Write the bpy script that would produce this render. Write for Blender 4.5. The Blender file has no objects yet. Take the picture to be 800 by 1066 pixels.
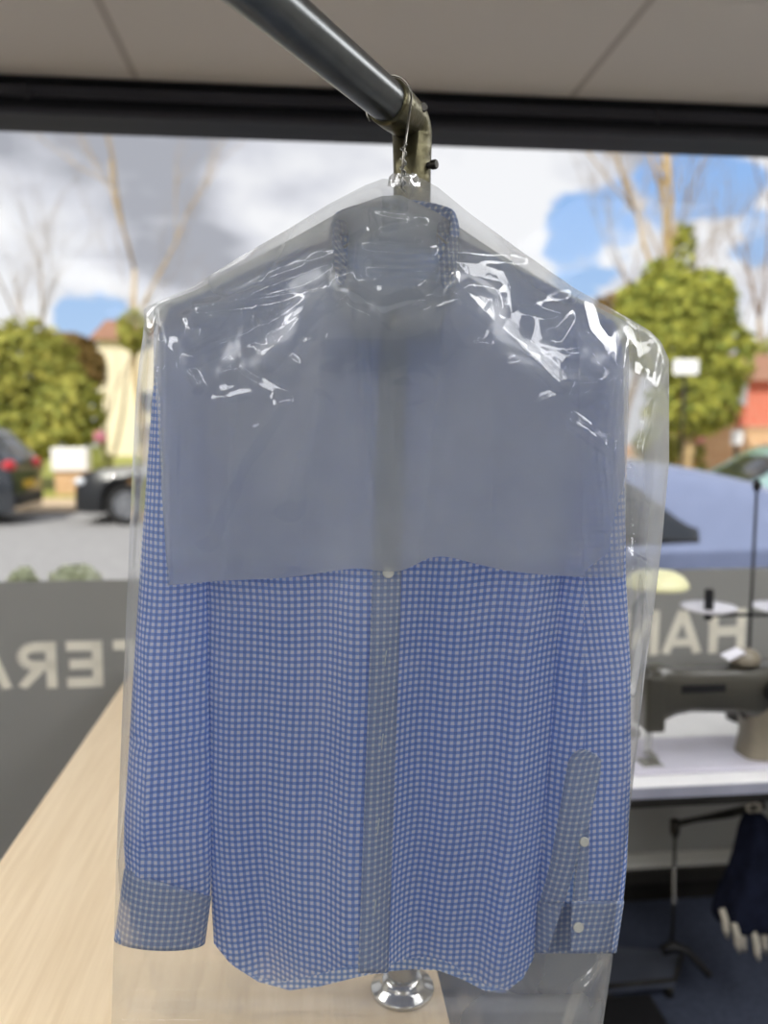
import bpy, bmesh, math, random
from mathutils import Vector, Matrix, noise
random.seed(7)
C = bpy.context.scene.collection
PI = math.pi
# ------------------------------------------------------------------ camera model (800 x 1066 photo)
W, H, F = 800, 1066, 840.0
CAM = Vector((0, 0, 1.55))
YAW, PITCH = math.radians(5.7), math.radians(-6.1)
FH = Vector((math.sin(YAW), math.cos(YAW), 0)); RT = Vector((math.cos(YAW), -math.sin(YAW), 0))
ZV = Vector((0, 0, 1))
FW = FH*math.cos(PITCH) + ZV*math.sin(PITCH)
UP = RT.cross(FW)
def ray(px, py): return RT*((px-400)/F) + UP*((533-py)/F) + FW
def atY(px, py, Y):
    r = ray(px, py); return CAM + r*(Y/r.y)
def atZ(px, py, z):
    r = ray(px, py); return CAM + r*((z-CAM.z)/r.z)
def atD(px, py, D):
    r = ray(px, py); return CAM + r*(D/r.dot(FH))
def zY(py, Y): return atY(400, py, Y).z
def lerp(a, b, t): return a+(b-a)*t
def sm(a, b, x):
    t = min(1, max(0, (x-a)/(b-a))); return t*t*(3-2*t)
def pl(tab, x):                      # piecewise linear with smoothing-free ends
    if x <= tab[0][0]: return tab[0][1]
    for (x0, y0), (x1, y1) in zip(tab, tab[1:]):
        if x <= x1: return lerp(y0, y1, (x-x0)/(x1-x0))
    return tab[-1][1]
def spl(tab, x):                     # smooth (catmull) interpolation
    n = len(tab)
    if x <= tab[0][0]: return tab[0][1]
    if x >= tab[-1][0]: return tab[-1][1]
    for i in range(n-1):
        if x <= tab[i+1][0]: break
    x0, y0 = tab[i]; x1, y1 = tab[i+1]; h = x1-x0; t = (x-x0)/h
    def slope(k):
        if k == 0: return (tab[1][1]-tab[0][1])/(tab[1][0]-tab[0][0])
        if k == n-1: return (tab[-1][1]-tab[-2][1])/(tab[-1][0]-tab[-2][0])
        return (tab[k+1][1]-tab[k-1][1])/(tab[k+1][0]-tab[k-1][0])
    m0, m1 = slope(i)*h, slope(i+1)*h
    return (2*t**3-3*t*t+1)*y0+(t**3-2*t*t+t)*m0+(3*t*t-2*t**3)*y1+(t**3-t*t)*m1

# ------------------------------------------------------------------ materials
def lin(c):
    c = [x/255 for x in c] if max(c) > 1 else c
    return tuple(x/12.92 if x <= .04045 else ((x+.055)/1.055)**2.4 for x in c)+(1,)
def nmat(name):
    m = bpy.data.materials.new(name); m.use_nodes = True
    m.node_tree.nodes.clear(); return m, m.node_tree.nodes, m.node_tree.links
def pmat(name, col, rough=.6, metal=0, noise_amt=.12, scale=12, emit=0, spec=.5, coat=0, stretch=None, bump=0):
    m, N, L = nmat(name)
    o = N.new('ShaderNodeOutputMaterial'); b = N.new('ShaderNodeBsdfPrincipled')
    L.new(b.outputs[0], o.inputs[0])
    tc = N.new('ShaderNodeTexCoord'); n = N.new('ShaderNodeTexNoise'); n.inputs['Scale'].default_value = scale
    n.inputs['Detail'].default_value = 4
    if stretch:
        mp = N.new('ShaderNodeMapping'); mp.inputs['Scale'].default_value = stretch
        L.new(tc.outputs['Object'], mp.inputs[0]); L.new(mp.outputs[0], n.inputs['Vector'])
    else: L.new(tc.outputs['Object'], n.inputs['Vector'])
    r = N.new('ShaderNodeValToRGB'); c = lin(col)
    r.color_ramp.elements[0].position = .3; r.color_ramp.elements[1].position = .7
    r.color_ramp.elements[0].color = tuple(x*(1-noise_amt) for x in c[:3])+(1,)
    r.color_ramp.elements[1].color = tuple(min(1, x*(1+noise_amt)) for x in c[:3])+(1,)
    L.new(n.outputs['Fac'], r.inputs[0]); L.new(r.outputs[0], b.inputs['Base Color'])
    b.inputs['Roughness'].default_value = rough; b.inputs['Metallic'].default_value = metal
    b.inputs['Specular IOR Level'].default_value = spec; b.inputs['Coat Weight'].default_value = coat
    if bump:
        bp = N.new('ShaderNodeBump'); bp.inputs['Strength'].default_value = bump; bp.inputs['Distance'].default_value = .01
        L.new(n.outputs['Fac'], bp.inputs['Height']); L.new(bp.outputs[0], b.inputs['Normal'])
    if emit:
        b.inputs['Emission Color'].default_value = c; b.inputs['Emission Strength'].default_value = emit
    return m
def mnode(N, L, op, a, b=None, c=None):
    n = N.new('ShaderNodeMath'); n.operation = op
    for k, v in enumerate((a, b, c)):
        if v is None: continue
        if isinstance(v, (int, float)): n.inputs[k].default_value = v
        else: L.new(v, n.inputs[k])
    return n.outputs[0]
def mixcol(N, L, fac, a, b):
    n = N.new('ShaderNodeMix'); n.data_type = 'RGBA'
    if isinstance(fac, (int, float)): n.inputs[0].default_value = fac
    else: L.new(fac, n.inputs[0])
    for k, v in ((6, a), (7, b)):
        if isinstance(v, tuple): n.inputs[k].default_value = v
        else: L.new(v, n.inputs[k])
    return n.outputs[2]

PERIOD = 7.35/F*.735
def gingham(name, trans, duty=.48, tint=1.0, tdark=1.0):
    m, N, L = nmat(name)
    o = N.new('ShaderNodeOutputMaterial')
    uv = N.new('ShaderNodeUVMap'); uv.uv_map = 'uv'
    s = N.new('ShaderNodeSeparateXYZ'); L.new(uv.outputs[0], s.inputs[0])
    def stripe(out):
        f = mnode(N, L, 'FRACT', mnode(N, L, 'MULTIPLY', out, 1/PERIOD))
        d = mnode(N, L, 'ABSOLUTE', mnode(N, L, 'SUBTRACT', f, .5))       # 0..0.5
        mr = N.new('ShaderNodeMapRange'); L.new(d, mr.inputs[0])
        mr.inputs[1].default_value = duty/2-.05; mr.inputs[2].default_value = duty/2+.05
        mr.inputs[3].default_value = 1; mr.inputs[4].default_value = 0
        return mr.outputs[0]
    a, b = stripe(s.outputs[0]), stripe(s.outputs[1])
    white = lin((250, 252, 255)); mid = lin((128, 172, 238)); dark = lin((82, 128, 210))
    one = mixcol(N, L, a, white, mid); two = mixcol(N, L, a, mid, dark)
    col = mixcol(N, L, b, one, two)
    d = N.new('ShaderNodeBsdfDiffuse'); hs = N.new('ShaderNodeHueSaturation'); hs.inputs['Saturation'].default_value = .62; hs.inputs['Value'].default_value = .84; L.new(col, hs.inputs['Color']); L.new(hs.outputs[0], d.inputs[0])
    t = N.new('ShaderNodeBsdfTranslucent')
    g = N.new('ShaderNodeGamma'); g.inputs[1].default_value = tint; L.new(col, g.inputs[0]); L.new(mixcol(N, L, tdark, (0, 0, 0, 1), g.outputs[0]), t.inputs[0])
    mx = N.new('ShaderNodeMixShader'); mx.inputs[0].default_value = trans
    L.new(d.outputs[0], mx.inputs[1]); L.new(t.outputs[0], mx.inputs[2]); L.new(mx.outputs[0], o.inputs[0])
    return m
def film(name, haze, hazevar, rough, col=(236, 238, 236), trans=.5, spec=1.0, scale=9, tcol=.97, attr=None):
    m, N, L = nmat(name)
    o = N.new('ShaderNodeOutputMaterial')
    tc = N.new('ShaderNodeTexCoord'); n = N.new('ShaderNodeTexNoise'); n.inputs['Scale'].default_value = scale
    n.inputs['Detail'].default_value = 5; L.new(tc.outputs['Object'], n.inputs['Vector'])
    mr = N.new('ShaderNodeMapRange'); L.new(n.outputs['Fac'], mr.inputs[0])
    mr.inputs[1].default_value = .3; mr.inputs[2].default_value = .7
    mr.inputs[3].default_value = haze-hazevar; mr.inputs[4].default_value = haze+hazevar
    hzf = mr.outputs[0]
    if attr:
        at = N.new('ShaderNodeAttribute'); at.attribute_name = attr; hzf = mnode(N, L, 'MULTIPLY', hzf, at.outputs['Fac'])
    tr = N.new('ShaderNodeBsdfTransparent'); tr.inputs[0].default_value = (tcol, tcol, tcol, 1)
    d = N.new('ShaderNodeBsdfDiffuse'); d.inputs[0].default_value = lin(col)
    t = N.new('ShaderNodeBsdfTranslucent'); t.inputs[0].default_value = lin(col)
    hz = N.new('ShaderNodeMixShader'); hz.inputs[0].default_value = trans
    L.new(d.outputs[0], hz.inputs[1]); L.new(t.outputs[0], hz.inputs[2])
    b = N.new('ShaderNodeMixShader'); L.new(hzf, b.inputs[0])
    L.new(tr.outputs[0], b.inputs[1]); L.new(hz.outputs[0], b.inputs[2])
    g = N.new('ShaderNodeBsdfGlossy'); g.inputs['Roughness'].default_value = rough
    fr = N.new('ShaderNodeFresnel'); fr.inputs[0].default_value = 1.5
    k = mnode(N, L, 'MINIMUM', mnode(N, L, 'MULTIPLY', fr.outputs[0], spec), .35)
    f = N.new('ShaderNodeMixShader'); L.new(k, f.inputs[0])
    L.new(b.outputs[0], f.inputs[1]); L.new(g.outputs[0], f.inputs[2]); L.new(f.outputs[0], o.inputs[0])
    return m
def glass_mat(name, tint=(.97, .98, .98), refl=.12):
    m, N, L = nmat(name)
    o = N.new('ShaderNodeOutputMaterial'); tr = N.new('ShaderNodeBsdfTransparent'); tr.inputs[0].default_value = tint+(1,)
    g = N.new('ShaderNodeBsdfGlossy'); g.inputs['Roughness'].default_value = .02
    fr = N.new('ShaderNodeFresnel'); fr.inputs[0].default_value = 1.45
    f = N.new('ShaderNodeMixShader'); L.new(mnode(N, L, 'MULTIPLY', fr.outputs[0], refl), f.inputs[0])
    L.new(tr.outputs[0], f.inputs[1]); L.new(g.outputs[0], f.inputs[2]); L.new(f.outputs[0], o.inputs[0])
    return m
def vinyl_mat(name, col, trans):
    m, N, L = nmat(name)
    o = N.new('ShaderNodeOutputMaterial'); d = N.new('ShaderNodeBsdfDiffuse'); t = N.new('ShaderNodeBsdfTranslucent')
    n = N.new('ShaderNodeTexNoise'); n.inputs['Scale'].default_value = 3
    c = lin(col); cc = mixcol(N, L, n.outputs['Fac'], tuple(x*.94 for x in c[:3])+(1,), c)
    L.new(cc, d.inputs[0]); L.new(cc, t.inputs[0])
    mx = N.new('ShaderNodeMixShader'); mx.inputs[0].default_value = trans
    L.new(d.outputs[0], mx.inputs[1]); L.new(t.outputs[0], mx.inputs[2]); L.new(mx.outputs[0], o.inputs[0])
    return m
def leaf_mat(name, c0, c1, trans=.3):
    m, N, L = nmat(name)
    o = N.new('ShaderNodeOutputMaterial'); g = N.new('ShaderNodeNewGeometry')
    col = mixcol(N, L, g.outputs['Random Per Island'], lin(c0), lin(c1))
    d = N.new('ShaderNodeBsdfDiffuse'); t = N.new('ShaderNodeBsdfTranslucent'); L.new(col, d.inputs[0]); L.new(col, t.inputs[0])
    mx = N.new('ShaderNodeMixShader'); mx.inputs[0].default_value = trans
    L.new(d.outputs[0], mx.inputs[1]); L.new(t.outputs[0], mx.inputs[2]); L.new(mx.outputs[0], o.inputs[0])
    return m
def wood_mat(name):
    m, N, L = nmat(name)
    o = N.new('ShaderNodeOutputMaterial'); b = N.new('ShaderNodeBsdfPrincipled'); L.new(b.outputs[0], o.inputs[0])
    tc = N.new('ShaderNodeTexCoord'); mp = N.new('ShaderNodeMapping'); mp.inputs['Scale'].default_value = (60, 2.2, 60)
    L.new(tc.outputs['Object'], mp.inputs[0])
    n = N.new('ShaderNodeTexNoise'); n.inputs['Scale'].default_value = 2.0; n.inputs['Detail'].default_value = 6; L.new(mp.outputs[0], n.inputs['Vector'])
    n2 = N.new('ShaderNodeTexNoise'); n2.inputs['Scale'].default_value = 3
    L.new(tc.outputs['Object'], n2.inputs['Vector'])
    r = N.new('ShaderNodeValToRGB'); r.color_ramp.elements[0].position = .35; r.color_ramp.elements[1].position = .65
    r.color_ramp.elements[0].color = lin((219, 196, 160)); r.color_ramp.elements[1].color = lin((229, 208, 174))
    L.new(n.outputs['Fac'], r.inputs[0])
    L.new(r.outputs[0], b.inputs['Base Color']); b.inputs['Roughness'].default_value = .42
    return m
def brick_mat(name, c0, c1, mortar):
    m, N, L = nmat(name)
    o = N.new('ShaderNodeOutputMaterial'); b = N.new('ShaderNodeBsdfPrincipled'); L.new(b.outputs[0], o.inputs[0])
    tc = N.new('ShaderNodeTexCoord'); mp = N.new('ShaderNodeMapping'); mp.inputs['Rotation'].default_value = (PI/2, 0, 0)
    L.new(tc.outputs['Object'], mp.inputs[0])
    t = N.new('ShaderNodeTexBrick'); t.inputs['Scale'].default_value = 4.4
    t.inputs['Color1'].default_value = lin(c0); t.inputs['Color2'].default_value = lin(c1); t.inputs['Mortar'].default_value = lin(mortar)
    L.new(mp.outputs[0], t.inputs['Vector']); L.new(t.outputs[0], b.inputs['Base Color']); b.inputs['Roughness'].default_value = .9
    return m
def ceiling_mat(name):
    m, N, L = nmat(name)
    o = N.new('ShaderNodeOutputMaterial'); b = N.new('ShaderNodeBsdfPrincipled'); L.new(b.outputs[0], o.inputs[0])
    g = N.new('ShaderNodeNewGeometry'); s = N.new('ShaderNodeSeparateXYZ'); L.new(g.outputs['Position'], s.inputs[0])
    def seam(out, off, per, w):
        f = mnode(N, L, 'FRACT', mnode(N, L, 'MULTIPLY', mnode(N, L, 'SUBTRACT', out, off), 1/per))
        return mnode(N, L, 'LESS_THAN', mnode(N, L, 'ABSOLUTE', mnode(N, L, 'SUBTRACT', f, .5)), w/per/2)
    k = mnode(N, L, 'MAXIMUM', seam(s.outputs[0], .765+.6, 1.2, .022), seam(s.outputs[1], 2.33+.6, 1.2, .014))
    n = N.new('ShaderNodeTexNoise'); n.inputs['Scale'].default_value = 2.5
    base = mixcol(N, L, n.outputs['Fac'], lin((206, 199, 190)), lin((214, 208, 199)))
    L.new(mixcol(N, L, k, base, lin((182, 174, 165))), b.inputs['Base Color']); b.inputs['Roughness'].default_value = .85
    return m

# ------------------------------------------------------------------ geometry helpers
ORIG = {}
def tag(o, label=None, cat=None, group=None, kind=None):
    if label: o['label'] = label
    if cat: o['category'] = cat
    if group: o['group'] = group
    if kind: o['kind'] = kind
    return o
def empty(name, loc, label, cat, group=None, rotz=0):
    o = bpy.data.objects.new(name, None); C.objects.link(o); o.empty_display_size = .05
    o.location = loc; o.rotation_euler = (0, 0, rotz); ORIG[o] = Vector(loc); return tag(o, label, cat, group)
def mesh_obj(name, me, m, parent=None, smooth=True):
    o = bpy.data.objects.new(name, me); C.objects.link(o)
    if m: me.materials.append(m)
    if smooth:
        for p in me.polygons: p.use_smooth = True
    if parent is not None:
        org = ORIG[parent]; me.transform(Matrix.Translation(-org)); o.parent = parent; ORIG[o] = org
    else:
        n = len(me.vertices)
        xs = [v.co.x for v in me.vertices]; ys = [v.co.y for v in me.vertices]; zs = [v.co.z for v in me.vertices]
        c = Vector(((min(xs)+max(xs))/2, (min(ys)+max(ys))/2, min(zs)))
        me.transform(Matrix.Translation(-c)); o.location = c; ORIG[o] = c
    return o
def obj(name, bm, m, parent=None, smooth=True, bevel=0, subsurf=0, solid=0, auto=None):
    me = bpy.data.meshes.new(name); bm.to_mesh(me); bm.free()
    # parent children are stored in the local space of the root: sub-parts keep offset zero
    o = mesh_obj(name, me, m, parent, smooth)
    if parent is not None and parent.parent is not None: pass
    if auto is not None:
        me.set_sharp_from_angle(angle=math.radians(auto))
    if solid:
        s = o.modifiers.new('solid', 'SOLIDIFY'); s.thickness = solid; s.offset = 0
    if bevel:
        b = o.modifiers.new('bevel', 'BEVEL'); b.width = bevel; b.segments = 2; b.limit_method = 'ANGLE'
    if subsurf:
        s = o.modifiers.new('sub', 'SUBSURF'); s.levels = subsurf; s.render_levels = subsurf
    return o
def box(bm, x0, x1, y0, y1, z0, z1, M=None):
    vs = [bm.verts.new(Vector(p)) for p in ((x0,y0,z0),(x1,y0,z0),(x1,y1,z0),(x0,y1,z0),(x0,y0,z1),(x1,y0,z1),(x1,y1,z1),(x0,y1,z1))]
    if M:
        for v in vs: v.co = M @ v.co
    for f in ((3,2,1,0),(4,5,6,7),(0,1,5,4),(1,2,6,5),(2,3,7,6),(3,0,4,7)): bm.faces.new([vs[i] for i in f])
    return vs
def boxobj(name, dims, m, parent=None, bevel=.004, M=None):
    bm = bmesh.new(); box(bm, *dims, M=M); return obj(name, bm, m, parent, smooth=False, bevel=bevel)
def tube(bm, pts, rad, n=12, caps=True):
    pts = [Vector(p) for p in pts]
    rads = rad if isinstance(rad, (list, tuple)) else [rad]*len(pts)
    t = (pts[1]-pts[0]).normalized()
    a = t.cross(ZV if abs(t.z) < .9 else Vector((1, 0, 0))).normalized()
    rings = []
    for i, p in enumerate(pts):
        t2 = (pts[min(i+1, len(pts)-1)]-pts[max(i-1, 0)]).normalized()
        q = t.rotation_difference(t2); a = (q @ a); a = (a-t2*a.dot(t2)).normalized(); t = t2
        b = t.cross(a)
        rings.append([bm.verts.new(p+(a*math.cos(2*PI*k/n)+b*math.sin(2*PI*k/n))*rads[i]) for k in range(n)])
    for r0, r1 in zip(rings, rings[1:]):
        for k in range(n): bm.faces.new((r0[k], r0[(k+1) % n], r1[(k+1) % n], r1[k]))
    if caps: bm.faces.new(rings[0][::-1]); bm.faces.new(rings[-1])
def lathe(bm, prof, org, axis=ZV, n=28):
    axis = Vector(axis).normalized(); org = Vector(org)
    a = axis.cross(Vector((1, 0, 0)) if abs(axis.x) < .9 else Vector((0, 1, 0))).normalized(); b = axis.cross(a)
    rings = []
    for r, h in prof:
        if r < 1e-6: rings.append([bm.verts.new(org+axis*h)])
        else: rings.append([bm.verts.new(org+axis*h+(a*math.cos(2*PI*k/n)+b*math.sin(2*PI*k/n))*r) for k in range(n)])
    for r0, r1 in zip(rings, rings[1:]):
        for k in range(n):
            j = (k+1) % n
            if len(r0) == 1 and len(r1) == 1: continue
            if len(r0) == 1: bm.faces.new((r0[0], r1[j], r1[k]))
            elif len(r1) == 1: bm.faces.new((r0[k], r0[j], r1[0]))
            else: bm.faces.new((r0[k], r0[j], r1[j], r1[k]))
    bmesh.ops.recalc_face_normals(bm, faces=bm.faces)
def sheet(bm, P, UV=None, closed=False):
    """grid P[i][j]; UV grid in metres"""
    lay = bm.loops.layers.uv.get('uv') or bm.loops.layers.uv.new('uv')
    V = [[bm.verts.new(p) for p in row] for row in P]
    for i in range(len(P)-1):
        m = len(P[i])
        for j in range(m if closed else m-1):
            k = (j+1) % m
            try: f = bm.faces.new((V[i][j], V[i+1][j], V[i+1][k], V[i][k]))
            except ValueError: continue
            if UV:
                for l, (a, b) in zip(f.loops, ((i, j), (i+1, j), (i+1, j+1), (i, j+1))): l[lay].uv = UV[a][b]
    return V
def arcuv(P, mid=0, closed=False, v0=None):
    UV = []
    for i, row in enumerate(P):
        r = list(row)+([row[0]] if closed else [])
        acc = [0]
        for a, b in zip(r, r[1:]): acc.append(acc[-1]+Vector((b.x-a.x, b.y-a.y)).length)
        m = acc[mid]
        UV.append([(x-m+.0022*noise.noise(r[k]*9), r[k].z+.0026*noise.noise(r[k]*11+Vector((5, 2, 0)))) for k, x in enumerate(acc)])
    return UV

# ------------------------------------------------------------------ shared materials
M = {}
M['shirt'] = gingham('gingham_cotton', .62, tint=1.08)
M['shirt2'] = gingham('gingham_cotton_double_layer', .45, duty=.6, tdark=.25)
M['bag'] = film('clear_garment_film', .22, .05, .07, spec=1.15, trans=.8, attr='cling')
M['cover'] = film('milky_polythene', .60, .09, .16, col=(210, 214, 212), trans=.55, spec=1.2, scale=7, attr='cling')
M['button'] = pmat('pearl_button', (205, 205, 192), .25, noise_amt=.08, scale=90)
M['thread'] = pmat('white_thread', (176, 186, 192), .8, noise_amt=.05)
M['steel'] = pmat('brushed_steel_tube', (150, 152, 152), .24, 1, noise_amt=.1, scale=30, stretch=(1, 1, .05))
M['rail'] = pmat('grey_steel_rail', (92, 95, 96), .3, .9, noise_amt=.12, scale=40)
M['brass'] = pmat('tarnished_cast_fitting', (92, 88, 66), .38, .85, noise_amt=.3, scale=45, bump=.25)
M['screw'] = pmat('dark_screw', (58, 56, 52), .4, .8)
M['chrome'] = pmat('chrome_flange', (205, 205, 200), .14, 1, noise_amt=.04)
M['wire'] = pmat('galvanised_wire', (150, 148, 140), .3, 1, noise_amt=.1, scale=60)
M['wood'] = wood_mat('pale_beech_laminate')
M['wall'] = pmat('painted_wall', (206, 202, 194), .9, noise_amt=.04)
M['ceil'] = ceiling_mat('ceiling_panels')
M['floor'] = pmat('dark_blue_grey_carpet', (70, 76, 92), .95, noise_amt=.2, scale=60, spec=.1)
M['darkframe'] = pmat('dark_window_frame', (17, 18, 23), .55, noise_amt=.15, scale=8, spec=.3)
M['darkframe2'] = pmat('charcoal_window_strip', (44, 44, 50), .6, noise_amt=.12, scale=8, spec=.3)
M['skirting'] = pmat('black_stall_riser', (34, 33, 32), .8, noise_amt=.2, spec=.2)
M['sill'] = pmat('white_sill', (225, 224, 216), .6, noise_amt=.04)
M['glass'] = glass_mat('window_glass')
M['vinyl'] = vinyl_mat('grey_frosted_vinyl', (178, 178, 174), .5)
M['letters'] = vinyl_mat('cream_vinyl_letters', (252, 249, 238), .5)
M['lamp'] = pmat('lamp_diffuser', (250, 250, 252), .5, emit=10.5, noise_amt=0)
M['fill_lamp'] = pmat('added_fill_diffuser', (250, 250, 250), .5, emit=7.5, noise_amt=0)  # glow of the added forward lamps, put in to brighten counter and shirt
M['white'] = pmat('white_laminate', (236, 236, 236), .35, noise_amt=.03)
M['lilac'] = pmat('pale_machine_bed', (206, 204, 216), .28, .2, noise_amt=.05)
M['machine'] = pmat('olive_grey_enamel', (62, 60, 52), .3, noise_amt=.12, scale=10, coat=.4)
M['machine2'] = pmat('worn_brown_grey_enamel', (128, 120, 104), .4, noise_amt=.18, scale=12)
M['black'] = pmat('black_plastic', (22, 22, 24), .5, noise_amt=.2, spec=.3)
M['iron'] = pmat('dark_iron', (52, 50, 46), .5, .6, noise_amt=.2)
M['whiteplastic'] = pmat('white_plastic', (238, 237, 245), .35, noise_amt=.03)
M['yellow'] = pmat('pale_yellow_plastic', (238, 236, 188), .4, noise_amt=.06)
M['navy'] = pmat('dark_navy_cloth', (26, 30, 46), .9, noise_amt=.35, scale=30, bump=.4, spec=.1)
M['fringe'] = pmat('off_white_cotton', (186, 180, 166), .9, noise_amt=.15)
M['asphalt'] = pmat('asphalt', (150, 149, 150), .9, noise_amt=.12, scale=9)
M['paving'] = pmat('tan_paving', (196, 174, 146), .9, noise_amt=.12, scale=6)
M['grass'] = pmat('grass_bank', (150, 152, 70), .95, noise_amt=.3, scale=5)
M['earth'] = pmat('bare_orange_soil', (196, 150, 104), .95, noise_amt=.2, scale=3)

# ================================================================== SETTING
YW = 2.40
Zhead = zY(151, YW+.12); Zceil = zY(92, YW-.08); Zpan = zY(599.5, YW); Zsill = zY(906, YW); Zsill2 = zY(922, YW)
XL, XR, YB = -2.3, 2.6, -3.6
boxobj('floor', (XL-.15, XR+.15, YB-.15, YW+.12, -.12, 0), M['floor'], bevel=0)['kind'] = 'structure'
boxobj('ceiling', (XL-.15, XR+.15, YB-.15, YW+.2, Zceil, Zceil+.25), M['ceil'], bevel=0)['kind'] = 'structure'
boxobj('wall_left', (XL-.15, XL, YB-.15, YW+.12, 0, Zceil), M['wall'], bevel=0)['kind'] = 'structure'
boxobj('wall_right', (XR, XR+.15, YB-.15, YW+.12, 0, Zceil), M['wall'], bevel=0)['kind'] = 'structure'
boxobj('wall_back', (XL, XR, YB-.15, YB, 0, Zceil), M['wall'], bevel=0)['kind'] = 'structure'
boxobj('wall_front', (XL, XR, YW, YW+.12, 0, Zsill2), M['skirting'], bevel=0)['kind'] = 'structure'
# window: head box, sill, side posts, glass, frosted panel
Zh1 = zY(103, YW-.05)
o = boxobj('trim_1', (XL, XR, YW-.07, YW+.12, Zhead+.075, Zceil), M['darkframe'], bevel=.003); o['kind'] = 'structure'
o = boxobj('trim_2', (XL, XR, YW-.045, YW+.12, Zhead, Zhead+.075), M['darkframe'], bevel=.003); o['kind'] = 'structure'
bm = bmesh.new()
box(bm, XL, XR, YW-.082, YW-.0705, Zceil-.055, Zceil-.028)
for x in (-1.62, -.72, .34, 1.02, 1.72): box(bm, x-.006, x+.006, YW-.09, YW-.0705, Zceil-.06, Zceil-.024)
box(bm, XL, XR, YW-.078, YW-.0705, Zceil-.1, Zceil-.085)
o = obj('trim_3', bm, M['darkframe2'], smooth=False); o['kind'] = 'structure'
win = bpy.data.objects.new('window_1', None); C.objects.link(win); win.location = (.15, YW, Zsill); ORIG[win] = Vector(win.location); win['kind'] = 'structure'
bm = bmesh.new()
box(bm, XL, XL+.1, YW, YW+.12, Zsill, Zhead); box(bm, XR-.1, XR, YW, YW+.12, Zsill, Zhead)
obj('window_frame', bm, M['darkframe'], win, smooth=False, bevel=.003)
boxobj('window_sill', (XL, XR, YW-.05, YW+.12, Zsill2, Zsill), M['sill'], win)
boxobj('window_pane', (XL+.1, XR-.1, YW+.02, YW+.026, Zsill, Zhead), M['glass'], win, bevel=0)
boxobj('frosted_panel', (XL+.1, XR-.1, YW+.0175, YW+.0195, Zsill, Zpan), M['vinyl'], win, bevel=0)

CUT = []
def lettering(chars, name, label, ybase, ytop, YY):
    """chars: list of (char, px centre); mirrored lettering on the pane, seen from behind"""
    z0, z1 = zY(ybase, YY), zY(ytop, YY); hgt = z1-z0
    xs = [atY(px, (ybase+ytop)/2, YY).x for _, px in chars]
    root = empty(name, ((min(xs)+max(xs))/2, YY, z0), label, 'window lettering')
    for (ch, px), x in zip(chars, xs):
        s = .215*hgt                         # stroke
        w = hgt*.84
        P = []                               # polygons in (u right-reading, v), u in 0..w
        def seg(u0, v0, u1, v1, t=s):
            d = Vector((u1-u0, v1-v0)); n = Vector((-d.y, d.x)).normalized()*t/2
            P.append([(u0+n.x, v0+n.y), (u1+n.x, v1+n.y), (u1-n.x, v1-n.y), (u0-n.x, v0-n.y)])
        if ch == 'T': w = hgt*.78; seg(0, hgt-s/2, w, hgt-s/2); seg(w/2, 0, w/2, hgt-s/2)
        if ch == 'E':
            w = hgt*.74; seg(s/2, 0, s/2, hgt)
            for v in (s/2, hgt/2, hgt-s/2): seg(0, v, w if v != hgt/2 else w*.92, v)
        if ch == 'R':
            w = hgt*.8; seg(s/2, 0, s/2, hgt); seg(w*.45, hgt*.42, w-s*.4, 0, s*1.05)
            arc = [(w*.5, hgt-s/2)]+[(w*.52+(w*.48-s/2)*math.cos(a), hgt*.69+(hgt*.31-s/2)*math.sin(a)) for a in [PI/2-PI*k/10 for k in range(11)]]+[(w*.5, hgt*.38+s/2)]
            seg(0, hgt-s/2, w*.55, hgt-s/2); seg(0, hgt*.38+s/2, w*.55, hgt*.38+s/2)
            for a, b in zip(arc, arc[1:]): seg(*a, *b)
        if ch == 'A':
            w = hgt*.96; seg(s*.5, 0, w/2, hgt*.985); seg(w-s*.5, 0, w/2, hgt*.985); seg(w*.24, hgt*.27, w*.76, hgt*.27, s*.85)
        if ch == 'H': w = hgt*.86; seg(s/2, 0, s/2, hgt); seg(w-s/2, 0, w-s/2, hgt); seg(0, hgt/2, w, hgt/2)
        if ch == 'N': w = hgt*.88; seg(s/2, 0, s/2, hgt); seg(w-s/2, 0, w-s/2, hgt); seg(s*.45, hgt*.985-s*.2, w-s*.45, s*.25, s*1.1)
        bm = bmesh.new()
        for k, q in enumerate(P):
            e = .00002*k
            ff = [bm.verts.new((x+(w/2-u), YY-.0012-e, z0+min(hgt, max(0, v)))) for u, v in q]
            bb = [bm.verts.new((x+(w/2-u), YY, z0+min(hgt, max(0, v)))) for u, v in q]
            bm.faces.new(ff); bm.faces.new(bb[::-1])
            for i in range(4): bm.faces.new((ff[i], bb[i], bb[(i+1) % 4], ff[(i+1) % 4]))
        bmesh.ops.recalc_face_normals(bm, faces=bm.faces)
        cb = bm.copy()
        obj('letter', bm, M['letters'], root, smooth=False)
        for v in cb.verts: v.co.y = YY-.006 if v.co.y < YY-.0005 else YY+.006
        CUT.append(cb)
    return root
YY = YW+.0190
lettering([('T', 138), ('E', 88), ('R', 38), ('A', -13)], 'window_lettering', 'cream mirrored letters TERA on the grey frosted panel left of the shirt', 705.5, 659, YY)
lettering([('H', 757), ('A', 710), ('N', 666)], 'window_lettering', 'cream mirrored letters HAN on the frosted panel behind the sewing machine', 690, 642, YY)

# the grey vinyl is cut out where the letters sit
fp = [o for o in win.children if o.name.startswith('frosted_panel')][0]
bpy.context.view_layer.update()
for cb in CUT:
    me = bpy.data.meshes.new('cut'); cb.to_mesh(me); cb.free(); co = bpy.data.objects.new('cut', me); C.objects.link(co)
    bpy.context.view_layer.update()
    md = fp.modifiers.new('b', 'BOOLEAN'); md.operation = 'DIFFERENCE'; md.solver = 'EXACT'; md.use_self = True; md.object = co
    dg = bpy.context.evaluated_depsgraph_get(); ne = bpy.data.meshes.new_from_object(fp.evaluated_get(dg))
    fp.modifiers.remove(md); fp.data = ne; bpy.data.objects.remove(co)

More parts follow.
